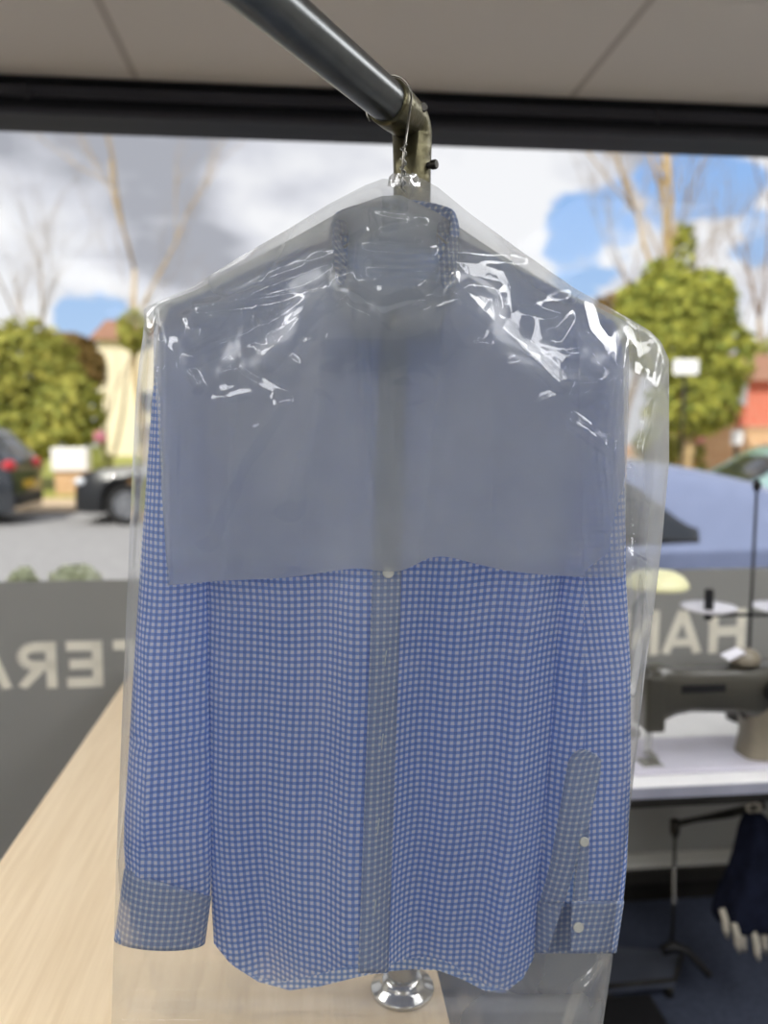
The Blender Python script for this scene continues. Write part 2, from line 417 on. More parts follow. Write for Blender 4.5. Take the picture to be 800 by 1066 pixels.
# unseen ceiling lamps: rear ones fill the shop, forward pair added to brighten counter
for k, (x, y) in enumerate(((-1.2, -.3), (1.3, -.3), (-1.2, -2.2), (1.3, -2.2), (1.35, 1.05), (-1.5, 1.05))):
    r = empty('unseen_ceiling_light', (x, y, Zceil), 'large white fluorescent ceiling light, unseen, out of frame above', 'light', 'shop ceiling lights')
    boxobj('housing', (x-.30, x+.30, y-.62, y+.62, Zceil-.04, Zceil-.001), M['white'], r)
    boxobj('diffuser', (x-.28, x+.28, y-.6, y+.6, Zceil-.052, Zceil-.041), M['fill_lamp' if y > 0 else 'lamp'], r, bevel=0)

# ================================================================== COUNTER, POST, RAIL
ZC = .896
cxl = atZ(128, 712, ZC).x; cxr = atZ(456, 1012, ZC).x
ct = empty('counter', ((cxl+cxr)/2, 1.5, 0), 'pale beech wooden counter running from the foreground to the window', 'counter')
boxobj('worktop', (cxl, cxr, .64, 2.34, ZC-.035, ZC), M['wood'], ct, bevel=.003)
boxobj('side_panel', (cxl+.02, cxl+.04, .66, 2.32, .08, ZC-.035), M['wood'], ct, bevel=0)
boxobj('side_panel', (cxr-.04, cxr-.02, .66, 2.32, .08, ZC-.035), M['wood'], ct, bevel=0)
boxobj('end_panel', (cxl+.04, cxr-.04, .66, .68, .08, ZC-.035), M['wood'], ct, bevel=0)
boxobj('end_panel', (cxl+.04, cxr-.04, 2.30, 2.32, .08, ZC-.035), M['wood'], ct, bevel=0)
boxobj('plinth', (cxl+.05, cxr-.05, .70, 2.28, 0, .08), M['black'], ct, bevel=0)

base = atZ(419, 1030, ZC); DP = (base-CAM).dot(FH)
corner = atD(430, 127, DP); corner.x, corner.y = base.x, base.y
corner.x, corner.y = lerp(base.x, atD(431, 127, DP).x, .85), base.y
zc_ = corner.z
ang = math.radians(31.3); RD = -Vector((math.sin(ang), math.cos(ang), 0))     # rail direction, towards the viewer and left
RH = Vector((math.cos(ang), -math.sin(ang), 0))
gr = empty('garment_rail', (base.x, base.y, ZC), 'grey steel tube hanging rail on an upright post fixed to the counter', 'clothes rail')
bm = bmesh.new(); tube(bm, [(base.x, base.y, ZC+.004), (corner.x, corner.y, zc_-.05)], .0172, 28); obj('post', bm, M['steel'], gr, auto=40)
bm = bmesh.new(); lathe(bm, [(0, 0), (.037, 0), (.0375, .003), (.036, .006), (.027, .0085), (.0245, .013), (.0215, .018), (.0185, .0185), (.0175, .0185)], (base.x, base.y, ZC+.0003), n=40); obj('base_flange', bm, M['chrome'], gr)
bm = bmesh.new(); e0 = corner+RD*.052; tube(bm, [e0, corner+RD*1.6], .0196, 32); obj('rail_tube', bm, M['rail'], gr, auto=40)
# elbow: rounded bend with thick socket rims
bm = bmesh.new(); R = .015; path = []
for k in range(13):
    a = PI/2*k/12; path.append(corner+RD*(R*(1-math.sin(a)))+ZV*(-R*(1-math.cos(a))))
pts = [corner+RD*.064, corner+RD*.060, corner+RD*.045]+path+[corner-ZV*.05, corner-ZV*.082, corner-ZV*.086]
rr = [.0212, .0222, .0222]+[.0206]*len(path)+[.0196, .0196, .0186]
tube(bm, pts, rr, 32); elb = obj('elbow_fitting', bm, M['brass'], gr)
for (px, py) in ((434, 117), (451, 172)):
    c = atD(px, py, DP-.012)
    p0 = Vector((corner.x, corner.y, c.z))
    dirv = (RT*(.34 if py < 150 else .8)-FH*(.9 if py < 150 else .55)).normalized()
    bm = bmesh.new(); q = p0+dirv*.012; s0 = 0.0
    tube(bm, [q, p0+dirv*.024, p0+dirv*.0242, p0+dirv*.029, p0+dirv*.030], [.0035, .0035, .0048, .0048, .004], 10); obj('set_screw', bm, M['screw'], elb, auto=40)

# ================================================================== SHIRT
D = .775
def P(px, py, d=0): return atD(px, py, D-d)
S0 = atD(411, 318, D); SH = empty('shirt', (S0.x, S0.y, ZC+.08), 'blue and white gingham button shirt hanging in a clear plastic bag', 'shirt')
Lb = [(318, 180), (360, 190), (430, 203), (610, 213), (800, 217), (930, 220), (985, 223), (1030, 232)]
Rb = [(335, 640), (400, 630), (520, 607), (600, 593), (700, 584), (800, 576), (900, 566), (1000, 556), (1030, 548)]
TS = [(0, 318), (.08, 303), (.2, 276), (.374, 246)]
NL, NR = .374, .63
def Ttop(s, back):
    x = 180+460*s
    if s <= NL: return spl(TS, s)
    if s >= NR: return spl([(NR, 243), (.75, 272), (.88, 304), (1, 335)], s)
    k = (s-NL)/(NR-NL); base_ = lerp(246, 243, k)
    if back: return base_-6*math.sin(PI*k)
    return base_+74*(1-abs(2*k-1)**2.6)**.62
HF = [(0, 982), (.04, 1003), (.1, 1016), (.2, 1022), (.3, 1016), (.4, 1007), (.455, 1006), (.462, 1014), (.54, 1013), (.548, 1003), (.6, 998), (.66, 996), (.72, 1000), (.80, 1015), (.88, 1028), (.94, 1029), (.98, 1016), (1, 996)]
HB = [(0, 982), (.05, 1006), (.12, 1022), (.22, 1031), (.32, 1027), (.42, 1019), (.52, 1012), (.62, 1009), (.70, 1010), (.78, 1019), (.86, 1031), (.93, 1034), (.98, 1019), (1, 996)]
def bx_(s, y): return lerp(pl(Lb, y), pl(Rb, y), s)
def fold(s, y):
    g = sm(330, 700, y); h = sm(820, 1020, y)
    f = .0045*math.sin(2*PI*(2.1*s+.12)+.0012*y)+.0030*math.sin(2*PI*(4.3*s+.5)-.0022*y)
    f += .006*math.exp(-((s-.40)/.05)**2)*sm(560, 640, y)-.005*math.exp(-((s-.62)/.07)**2)*sm(560, 700, y)
    f += .008*h*math.sin(2*PI*(1.55*s+.62))
    f += .0045*math.exp(-((s-.9)/.04)**2)*g
    return 1.7*f*g*min(1, 6*s)*min(1, 6*(1-s))
def nb(s):
    if s <= NL or s >= NR: return 0
    return math.sin(PI*(s-NL)/(NR-NL))**.7
def fdepth(s, y):
    """front surface depth"""
    s = min(1, max(0, s)); t0 = Ttop(s, False)
    e = nb(s)*.85; r = sm(0, 95, y-t0)
    lens = max(0, 1-abs(2*s-1)**2.6)**.6
    th = lerp(.040, .030, sm(500, 1000, y))
    return th*lens*(e+(1-e)*r)+fold(s, y)*r+.0015*noise.noise(Vector((s*7, y*.006, 3)))*r
def bdepth(s, y):
    t0 = Ttop(s, True); e = nb(s)*.9; r = sm(0, 80, y-t0)
    lens = max(0, 1-abs(2*s-1)**2.6)**.6
    return -.033*lens*(e+(1-e)*r)+.004*math.sin(2*PI*(2.6*s+.3))*r*lens
def sof(px, y): return (px-pl(Lb, y))/(pl(Rb, y)-pl(Lb, y))
def Fd(px, y): return fdepth(sof(px, y), y)
NS, NT = 150, 170
bm = bmesh.new()
Pf = []; Pb = []
for i in range(NT+1):
    t = i/NT; rf = []; rb = []
    for j in range(NS+1):
        s = j/NS
        y = lerp(Ttop(s, False), pl(HF, s), t); rf.append(P(bx_(s, y), y, fdepth(s, y)))
        y = lerp(Ttop(s, True), pl(HB, s), t); rb.append(P(bx_(s, y), y, bdepth(s, y)))
    Pf.append(rf); Pb.append(rb)
mid = NS//2
sheet(bm, Pf, arcuv(Pf, mid)); sheet(bm, Pb, arcuv(Pb, mid))
bmesh.ops.remove_doubles(bm, verts=bm.verts, dist=.0002)
body = obj('body', bm, M['shirt'], SH)
# placket
def strip(name, xl, xr, y0, y1, off, mat, parent, n=80, m=8, dfun=Fd, uvrot=0):
    rows = []
    for i in range(n+1):
        y = lerp(y0, y1, i/n); a, b = pl(xl, y), pl(xr, y); row = []
        for j in range(m+1):
            x = lerp(a, b, j/m); row.append(P(x, y, dfun(x, y)+off))
        rows.append(row)
    bm = bmesh.new(); sheet(bm, rows, arcuv(rows, 0)); return obj(name, bm, mat, parent, solid=.0012)
PXL = [(316, 397), (600, 388), (800, 381), (1013, 373)]; PXR = [(316, 425), (600, 418), (800, 411), (1013, 404)]
pk = strip('placket', PXL, PXR, 321, 1012.5, .0022, M['shirt2'], SH, 130)
def button(px, py, d, parent, name='button', r=.0052):
    p = P(px, py, d); ax = -FH+ZV*.08
    bm = bmesh.new(); lathe(bm, [(0, .0), (r, 0), (r*1.02, .0012), (r*.86, .0022), (r*.62, .0016), (0, .0015)], p, ax, 20)
    b = obj(name, bm, M['button'], parent)
    return b
button(404.5, 596, Fd(404, 596)+.0032, pk)
button(412, 336, Fd(412, 336)+.0032, pk)
for (px, py) in ((402, 685), (398.5, 772), (394.5, 860), (391, 945)):
    bm = bmesh.new()
    tube(bm, [P(px+.6, py-8, Fd(px, py-8)+.0031), P(px-.6, py, Fd(px, py)+.0032), P(px-1.2, py+8, Fd(px, py+8)+.0031)], .00075, 6)
    obj('buttonhole', bm, M['thread'], pk)
# collar: stand + turned-down leaf, closed ring around the neck
NC = 96; rows = [[], [], [], [], [], [], []]
def necks(phi):
    c, s_ = math.cos(phi), math.sin(phi)          # phi 0 = front, pi/2 right
    px = 411+59*s_*(1 if abs(c) < 2 else 1)
    k = .5+.5*(s_*.98)
    sx = NL+(NR-NL)*k
    if c >= 0:
        y = Ttop(sx, False); d = fdepth(sx, y)
    else:
        y = Ttop(sx, True); d = bdepth(sx, y)
    return px, y, d, c, s_
for j in range(NC):
    phi = 2*PI*j/NC
    px, y, d, c, s_ = necks(phi)
    f = max(0, c); b = max(0, -c)
    stand = 22+8*b-8*f**3
    # ring layers: base, stand mid, top fold, just over, leaf mid, leaf edge
    leaf = 46+16*math.exp(-((abs(((phi+PI) % (2*PI))-PI)-.62)/.30)**2) - 30*math.exp(-(min(phi, 2*PI-phi)/.13)**2)
    ox = 3.5*s_
    L_ = [(px, y, d+.001*c), (px-1*s_, y-stand*.55, d*.98), (px+.5*s_, y-stand, d+.001*c), (px+2*s_, y-stand-1.5, d+.003*c+.001), (px+6*s_, y-stand+4, d+.006*c),
          (px+10*s_, y-stand+leaf*.55, d+.007*c+.001), (px+12*s_, y-stand+leaf, d+.008*c+.002*f)]
    if c > .2:        # keep the leaf above the chest surface
        L_[5] = (L_[5][0], L_[5][1], max(L_[5][2], Fd(L_[5][0], max(L_[5][1], Ttop(max(0,min(1,sof(L_[5][0], L_[5][1]))), False)))+.004))
        L_[6] = (L_[6][0], L_[6][1], max(L_[6][2], Fd(L_[6][0], max(L_[6][1], Ttop(max(0,min(1,sof(L_[6][0], L_[6][1]))), False)))+.004))
    for r, q in zip(rows, L_): r.append(P(*q))
bm = bmesh.new(); sheet(bm, rows, arcuv(rows, 0, closed=True), closed=True)
obj('collar', bm, M['shirt2'], SH, solid=.0014, subsurf=1)
# sleeves
def wr(a, b, amp): return amp*noise.noise(Vector((a, b, 1.7)))
# left sleeve
xo = [(318, 178), (345, 166), (420, 158), (560, 148), (700, 139), (800, 133), (850, 129.5), (880, 129), (912, 131)]
xi = [(318, 186), (345, 198), (400, 209), (610, 216.5), (800, 219.5), (900, 220), (935, 219)]
rows = []
n, m = 120, 44
def lsl(y, phi, fat, yb=0):
    a, b = pl(xo, y), pl(xi, y); c = (a+b)/2; h = (b-a)/2
    x = c-h*math.cos(phi); k = math.sin(phi)
    d = fat*(abs(k)**.8)*(1 if k > 0 else -1)
    d += k*.005*math.sin((x-c)/h*2.2+y*.004)*sm(420, 600, y)
    ridge = math.exp(-((x-(pl([(600, 150), (760, 157), (900, 146)], y)))/5.0)**2)*.006*sm(640, 700, y)*max(0, k)
    ridge += math.exp(-(((x-180)*.35+(y-768)*.9)/7)**2)*.004*max(0, k)*sm(135, 160, x)
    ridge -= math.exp(-(((x-160)*.5+(y-885)*.8)/8)**2)*.004*max(0, k)
    return x, y, d+ridge+wr(x*.02, y*.012, .004)*max(0, k)
for i in range(n+1):
    t = i/n; row = []
    for j in range(m):
        phi = 2*PI*j/m; c0 = .5-.5*math.cos(phi)
        y = lerp(318, lerp(907, 936, c0)+3*max(0, math.sin(phi)), t)
        fat = .002+.026*sm(322, 430, y)
        row.append(P(*lsl(y, phi, fat)))
    rows.append(row)
bm = bmesh.new(); sheet(bm, rows, arcuv(rows, m//4, closed=True), closed=True)
sl = obj('sleeve', bm, M['shirt'], SH)
rows = []
for i in range(15):
    t = i/14; row = []
    for j in range(m):
        phi = 2*PI*j/m; c0 = .5-.5*math.cos(phi); k = math.sin(phi)
        y = lerp(lerp(904, 933, c0)+2*k, lerp(978, 981, c0)+(10 if k > 0 else 6)*k, t)
        a = lerp(130.0, 119.5, t); b = lerp(219.5, 213, t); c = (a+b)/2; h = (b-a)/2
        d = (.030+.002*t)*(abs(k)**.8)*(1 if k > 0 else -1)
        row.append(P(c-h*math.cos(phi), y, d+.0015*(1 if k > 0 else -1)))
    rows.append(row)
bm = bmesh.new(); sheet(bm, rows, arcuv(rows, m//4, closed=True), closed=True)
obj('cuff', bm, M['shirt2'], sl, solid=.0014)
# right sleeve with an open slit
xo2 = [(335, 640), (360, 648), (420, 650), (600, 652), (700, 657), (800, 657), (900, 653), (942, 649), (995, 641)]
xi2 = [(335, 630), (380, 622), (520, 592), (600, 578), (700, 569), (800, 564), (880, 561), (940, 558), (995, 557)]
gl = [(870, 608.5), (900, 600), (945, 586), (990, 571)]; grr = [(870, 609), (890, 600), (940, 595.5), (995, 594)]
def rsd(x, y, sgn):
    a, b = pl(xi2, y), pl(xo2, y); u = max(-1, min(1, (2*x-a-b)/(b-a)))
    fat = .004+.018*sm(335, 440, y)
    d = fat*max(0, 1-u*u)**.5*sgn
    if sgn > 0: d += .003*math.sin(x*.09+y*.006)*(1-u*u)*sm(480, 650, y)+wr(x*.02, y*.01, .003)*(1-u*u)
    return d - .004
def Rd(x, y): return rsd(x, y, 1)
def rrow(y0, ytot=None, yfun=None, n1=26, n2=26, n3=14, off=0):
    row = []
    y = y0; a, b = pl(xi2, y), pl(xo2, y); g0, g1 = pl(gl, y), pl(grr, y)
    c, h = (a+b)/2, (b-a)/2
    th0 = math.acos(max(-1, min(1, (g1-c)/h))); thl = math.acos(max(-1, min(1, (g0-c)/h)))
    for k in range(n1): row.append((c+h*math.cos(th0*(1-k/n1)), 1))
    for k in range(n2): row.append((c+h*math.cos(PI*k/n2), -1))
    for k in range(n3+1): row.append((c+h*math.cos(PI-(PI-thl)*k/n3), 1))
    return row
rows = []
n = 125
for i in range(n+1):
    y = lerp(335, 944, i/n)
    rows.append([P(x, y, rsd(x, y, sg)) for x, sg in rrow(y)])
bm = bmesh.new(); sheet(bm, rows, arcuv(rows, 40)); 
sr = obj('sleeve', bm, M['shirt'], SH)
rows = []
for i in range(15):
    t = i/14; y = lerp(938, 992, t); row = []
    for x, sg in rrow(y):
        yy = y
        row.append(P(x, yy, rsd(x, y, sg)+.0016*sg))
    rows.append(row)
bm = bmesh.new(); sheet(bm, rows, arcuv(rows, 40)); cu = obj('cuff', bm, M['shirt2'], sr, solid=.0014)
strip('sleeve_placket', [(780, 604), (784, 597), (792, 592), (806, 589.5), (820, 587), (860, 580), (900, 573), (940, 562)], [(780, 610), (784, 619), (790, 626), (806, 625), (825, 620.5), (860, 612.5), (874, 607), (900, 599.5), (940, 587.5)], 780, 940, .0022, M['shirt2'], sr, 60, 10, Rd)
strip('under_placket', [(856, 611), (866, 609.5), (885, 601.5), (940, 596)], [(856, 613.5), (940, 612.5)], 856, 939, .0010, M['shirt2'], sr, 40, 6, Rd)
button(608.5, 876, Rd(608.5, 876)+.0042, sr, 'cuff_button', .0048)
button(602.5, 965, Rd(602.5, 965)+.0034, sr, 'cuff_button', .0052)

# ================================================================== HANGER
hk = corner+RD*.058
ap = P(420, 196, 0.0)
hg = empty('wire_hanger', (ap.x, ap.y, ap.z-.1), 'thin wire coat hanger hooked over the rail end and holding the shirt', 'hanger')
bm = bmesh.new(); rw = .0246; pts = []
for k in range(15):
    a = math.radians(215-k*15.5)               # from behind, over the top, down the near side
    pts.append(hk+(RH*math.cos(a)+ZV*math.sin(a))*rw)
q = pts[-1]
pts += [lerp(q, P(420.5, 160, .018), .5), P(420.5, 160, .018), P(419, 180, .008), P(419, 198, 0)]
tube(bm, pts, .0011, 8)
obj('hook', bm, M['wire'], hg)
bm = bmesh.new(); tw = []
for k in range(60):
    t = k/59; a = t*2*PI*5
    c = P(lerp(420.5, 419, t), lerp(150, 200, t), lerp(.018, 0, t)); tw.append(c+(RT*math.cos(a)+FH*math.sin(a))*.0024)
tube(bm, tw, .0010, 6); obj('twisted_neck', bm, M['wire'], hg)
bm = bmesh.new()
sh = [(419, 200), (400, 226), (350, 256), (260, 284), (205, 306), (198, 313), (210, 320), (411, 330), (600, 338), (616, 333), (610, 325), (540, 292), (470, 252), (440, 224), (419, 200)]
tube(bm, [P(x, y+6, -.003) for x, y in sh], .0012, 8, caps=False); obj('shoulder_wire', bm, M['wire'], hg)

# ================================================================== MILKY COVER + CLEAR BAG
TopB = [(0, 321), (.03, 313), (.09, 299), (.18, 268), (.27, 240), (.35, 213), (.42, 193), (.455, 186), (.48, 187), (.505, 182), (.53, 186), (.56, 195), (.62, 222), (.72, 262), (.82, 300), (.92, 330), (.965, 345), (.985, 356), (1, 374)]
LBg = [(321, 150), (420, 141), (500, 137), (700, 129), (900, 121), (1066, 116), (1130, 114)]
RBg = [(374, 697), (480, 697), (560, 690), (620, 683), (700, 672), (800, 661), (900, 650), (1000, 638), (1066, 628), (1130, 622)]
def chest(px, y):
    """what the plastic lies on: body or sleeve front"""
    s = sof(px, y); v = 0
    if 0 < s < 1:
        v = fdepth(s, max(y, Ttop(s, False)))
    q = max(0, 1-((px-411)/92)**2)
    if q > 0 and y < 400: v = max(v, .062*q**.45*sm(196, 285, y)*(1-sm(335, 400, y))+v*sm(335, 400, y))
    a, b = pl(xo, y), pl(xi, y)
    if a < px < b and y < 995: v = max(v, .036*max(0, 1-((2*px-a-b)/(b-a))**2)**.3)
    a, b = pl(xi2, y), pl(xo2, y)
    if a < px < b and y < 995: v = max(v, .024*max(0, 1-((2*px-a-b)/(b-a))**2)**.3)
    return v
# coarse, smoothed envelope map of the shirt front so that films bridge hollows
GX0, GX1, GY0, GY1, GS = 100, 710, 180, 1130, 8
gw, gh = (GX1-GX0)//GS+1, (GY1-GY0)//GS+1
E = [[chest(GX0+i*GS, min(GY0+j*GS, 990)) for i in range(gw)] for j in range(gh)]
for it in range(2):
    E = [[max(E[j][max(0, min(gw-1, i+di))] for di in (-1, 0, 1)) for i in range(gw)] for j in range(gh)]
for it in range(9):
    E = [[sum(E[min(gh-1, max(0, j+dj))][min(gw-1, max(0, i+di))] for dj in (-1, 0, 1) for di in (-1, 0, 1))/9 for i in range(gw)] for j in range(gh)]
def env(px, y):
    u = min(gw-1.001, max(0, (px-GX0)/GS)); v = min(gh-1.001, max(0, (y-GY0)/GS)); i, j = int(u), int(v); u -= i; v -= j
    return lerp(lerp(E[j][i], E[j][i+1], u), lerp(E[j+1][i], E[j+1][i+1], u), v)
def segd(px, py, a, b):
    ax, ay = a; bx, by = b; dx, dy = bx-ax, by-ay
    t = max(0, min(1, ((px-ax)*dx+(py-ay)*dy)/(dx*dx+dy*dy)))
    qx, qy = ax+dx*t, ay+dy*t
    dd = math.hypot(px-qx, py-qy); side = (px-ax)*dy-(py-ay)*dx
    return dd, side
CREASE = [([(357, 258), (322, 262), (232, 304)], 9, .0035), ([(357, 280), (292, 330), (200, 372)], 12, .006), ([(355, 290), (303, 342), (276, 372)], 16, .007),
  ([(346, 276), (256, 309), (205, 318)], 8, .004), ([(352, 268), (270, 300), (190, 330)], 7, .003), ([(350, 300), (330, 400), (300, 520)], 22, .004),
  ([(470, 284), (498, 318), (528, 345), (585, 400)], 11, .007), ([(476, 262), (545, 265)], 10, .005), ([(605, 303), (613, 342), (642, 378), (694, 408)], 12, .006),
  ([(556, 268), (592, 300), (558, 312)], 9, .004), ([(548, 316), (592, 326), (578, 342)], 11, .006), ([(598, 384), (628, 396), (606, 412)], 12, .006),
  ([(490, 296), (520, 302), (524, 322)], 9, .005), ([(384, 252), (448, 257)], 9, .006), ([(388, 277), (468, 284)], 9, .005), ([(378, 214), (442, 226)], 8, .005),
  ([(400, 236), (430, 230)], 6, .004), ([(382, 222), (388, 245)], 6, .004), ([(352, 300), (400, 322), (470, 300)], 12, -.004),
  ([(700, 360), (672, 470), (662, 600), (652, 720)], 12, .007), ([(652, 360), (640, 480), (652, 560), (668, 640), (650, 760)], 9, .006),
  ([(168, 330), (160, 420), (151, 560), (140, 760)], 8, .005), ([(196, 330), (200, 345)], 7, .005), ([(200, 390), (206, 402)], 8, .005), ([(270, 330), (274, 350)], 9, .005),
  ([(290, 420), (250, 480), (215, 560)], 14, .003), ([(640, 1000), (610, 1030), (590, 1090)], 14, .006), ([(655, 940), (640, 1000), (620, 1100)], 9, .006),
  ([(600, 440), (640, 470)], 10, .004), ([(680, 590), (650, 575)], 7, .005), ([(205, 318), (245, 316), (330, 300)], 6, .003)]
CB = [(min(p[0] for p in c[0])-c[1], max(p[0] for p in c[0])+c[1], min(p[1] for p in c[0])-c[1], max(p[1] for p in c[0])+c[1]) for c in CREASE]
def crease(px, py):
    h = 0
    for (pts, w, a), (x0, x1, y0, y1) in zip(CREASE, CB):
        if not (x0 < px < x1 and y0 < py < y1): continue
        best = 1e9
        for p0, p1 in zip(pts, pts[1:]):
            dd, sd = segd(px, py, p0, p1)
            if dd < best: best = dd; side = sd
        if best < w:
            k = 1-best/w
            h += 1.7*a*(k if side > 0 else k*k*(3-2*k))
    return h
def crumple(px, py, amp):
    a = 1-abs(noise.noise(Vector((px*.012, py*.017, 5.1)))); b = 1-abs(noise.noise(Vector((px*.03+3, py*.034, 1.3))))
    return amp*(a**4*1.2+b**5*.5)
def tx(s, top): return lerp(pl(LBg, 321), pl(RBg, 374), s) if top else 0
# --- clear bag
bg0 = P(411, 1078, 0)
BAG = empty('garment_bag', (bg0.x, bg0.y, bg0.z), 'clear crinkled plastic garment bag over the whole hanging shirt', 'garment bag')
NSB, NTB = 250, 360
YB1 = 1079
def bag_xy(s, t):
    y0 = pl(TopB, s)
    y = lerp(y0, YB1, t**1.25 if False else t)
    xt = lerp(150, 697, s)
    xl = lerp(pl(LBg, y), pl(RBg, y), s)
    return lerp(xt, xl, sm(0, 60, y-y0)), y
Pf = []; Pb = []
for i in range(NTB+1):
    t = i/NTB; rf = []; rb = []
    for j in range(NSB+1):
        s = j/NSB; x, y = bag_xy(s, t); y0 = pl(TopB, s)
        ed = min(1, s*30, (1-s)*30)**.55; r = sm(0, 45, y-y0)
        d = (env(x, y)+.013)
        am = lerp(.0030, .0006, sm(290, 520, y))
        d = d*ed*r+(crease(x, y)+crumple(x, y, am)-am*.5)*min(1, ed)*sm(0, 14, y-y0)
        d += .003*math.sin(s*31+y*.004)*sm(900, 1060, y)*ed
        rf.append(P(x, y, max(d, .0004)))
        db = -(.046*ed*r+.002*noise.noise(Vector((x*.02, y*.008, 9)))*ed*r)
        db *= 1-sm(1028, 1064, y)
        rb.append(P(x, y, db))
        for r_ in (rf, rb): r_[-1].z = max(r_[-1].z, .9015)
    Pf.append(rf); Pb.append(rb)
bm = bmesh.new(); sheet(bm, Pf); ff = obj('front_film', bm, M['bag'], BAG)
bm = bmesh.new(); sheet(bm, Pb); fb = obj('back_film', bm, M['bag'], BAG)
ca = ff.data.attributes.new('cling', 'FLOAT', 'POINT'); k = 0
for i in range(NTB+1):
    for j in range(NSB+1):
        x, y = bag_xy(j/NSB, i/NTB); low = sm(985, 1060, y); out_ = lerp(lerp(1.9, .8, low), 1.7, sm(420, 540, x)*low)
        ca.data[k].value = lerp(out_, .5, sm(.002, .016, env(x, y))*(1-low*(1 if x > 470 else .7))); k += 1
ca = fb.data.attributes.new('cling', 'FLOAT', 'POINT')
k = 0
for i in range(NTB+1):
    for j in range(NSB+1):
        x, y = bag_xy(j/NSB, i/NTB); ca.data[k].value = 1.15-.7*sm(880, 1000, y)*(1-sm(420, 540, x)); k += 1
# ragged gathered top where the hook comes through
bm = bmesh.new(); rows = []
for i in range(4):
    row = []
    for j in range(33):
        a = 2*PI*j/32; k = 1+.25*noise.noise(Vector((j*.9, i*.7, 2)))
        px = 421+(17-1.5*i)*math.sin(a)*k; py = 191-i*3.4+3*noise.noise(Vector((j*.8, i, 7)))+(0 if i else 3)
        row.append(P(px, py, .004+.012*math.cos(a)*k))
    row[-1] = row[0]
    rows.append(row)
sheet(bm, rows); bmesh.ops.remove_doubles(bm, verts=bm.verts, dist=1e-5); gt = obj('gathered_top', bm, M['bag'], BAG)
ca = gt.data.attributes.new('cling', 'FLOAT', 'POINT')
for d_ in ca.data: d_.value = 1.4
# --- milky shoulder cover (shorter sheet inside the bag)
CLx = [(318, 160), (420, 160), (520, 163), (610, 168)]; CRx = [(335, 655), (450, 654), (601, 650)]
CB_ = [(0, 610), (.05, 608), (.12, 605), (.28, 601), (.38, 594), (.43, 592), (.485, 595), (.52, 594), (.55, 588), (.58, 581), (.62, 580), (.68, 587), (.76, 595), (.88, 600), (1, 601)]
CTop = [(0, 318), (.09, 302), (.2, 272), (.3, 246), (.4, 218), (.48, 204), (.52, 203), (.6, 222), (.72, 262), (.85, 300), (1, 336)]
Pc = []
for i in range(151):
    t = i/150; row = []
    for j in range(201):
        s = j/200; y0 = pl(CTop, s); y = lerp(y0, spl(CB_, s), t)
        x = lerp(lerp(160, 655, s), lerp(pl(CLx, y), pl(CRx, y), s), sm(0, 60, y-y0))
        ed = min(1, s*45, (1-s)*45)**.5; r = sm(0, 45, y-y0)
        d = (env(x, y)+.0055)*ed*r
        # V shaped gathers running down from the collar
        v = 0
        for (p0, p1, w, a) in (((362, 305), (398, 600), 12, .004), ((462, 300), (436, 600), 13, .005), ((395, 330), (424, 600), 10, .003), ((340, 320), (310, 600), 18, .002), ((500, 330), (520, 600), 22, .002), ((250, 340), (232, 600), 16, .003), ((600, 350), (606, 600), 14, .003)):
            dd, sd = segd(x, y, p0, p1)
            v += a*math.exp(-(dd/w)**2)*(1 if sd > 0 else .8)
        d += v*r*ed+.0012*noise.noise(Vector((x*.015, y*.006, 4)))*r*ed
        row.append(P(x, y, max(d, .0002)))
    Pc.append(row)
bm = bmesh.new(); sheet(bm, Pc)
# folded back over the shoulders: the same sheet goes down behind the collar a little way
Pk = []
for i in range(30):
    t = i/29; row = []
    for j in range(201):
        s = j/200; y0 = pl(CTop, s); y = lerp(y0, y0+95, t); x = lerp(160, 655, s)
        ed = min(1, s*12, (1-s)*12)**.6; row.append(P(x, y, -.039*ed*sm(0, 80, y-y0)))
    Pk.append(row)
sheet(bm, Pk); bmesh.ops.remove_doubles(bm, verts=bm.verts, dist=.0003)
cv = obj('shoulder_cover', bm, M['cover'])
# the sheet looks clearer where it clings to the cloth beneath
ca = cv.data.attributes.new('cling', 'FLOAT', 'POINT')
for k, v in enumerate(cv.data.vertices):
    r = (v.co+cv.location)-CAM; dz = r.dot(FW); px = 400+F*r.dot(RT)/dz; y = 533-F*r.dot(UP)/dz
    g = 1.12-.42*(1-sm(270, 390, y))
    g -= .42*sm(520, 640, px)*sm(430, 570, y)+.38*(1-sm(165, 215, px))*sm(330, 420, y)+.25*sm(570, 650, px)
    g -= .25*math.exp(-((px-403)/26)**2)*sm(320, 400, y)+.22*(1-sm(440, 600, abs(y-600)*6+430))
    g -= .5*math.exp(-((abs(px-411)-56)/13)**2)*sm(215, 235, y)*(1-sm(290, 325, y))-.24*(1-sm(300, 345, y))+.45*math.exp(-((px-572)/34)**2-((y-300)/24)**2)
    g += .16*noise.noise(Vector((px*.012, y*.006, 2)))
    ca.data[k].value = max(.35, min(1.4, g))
tag(cv, 'milky translucent plastic sheet covering the upper half of the shirt inside the bag', 'plastic cover')

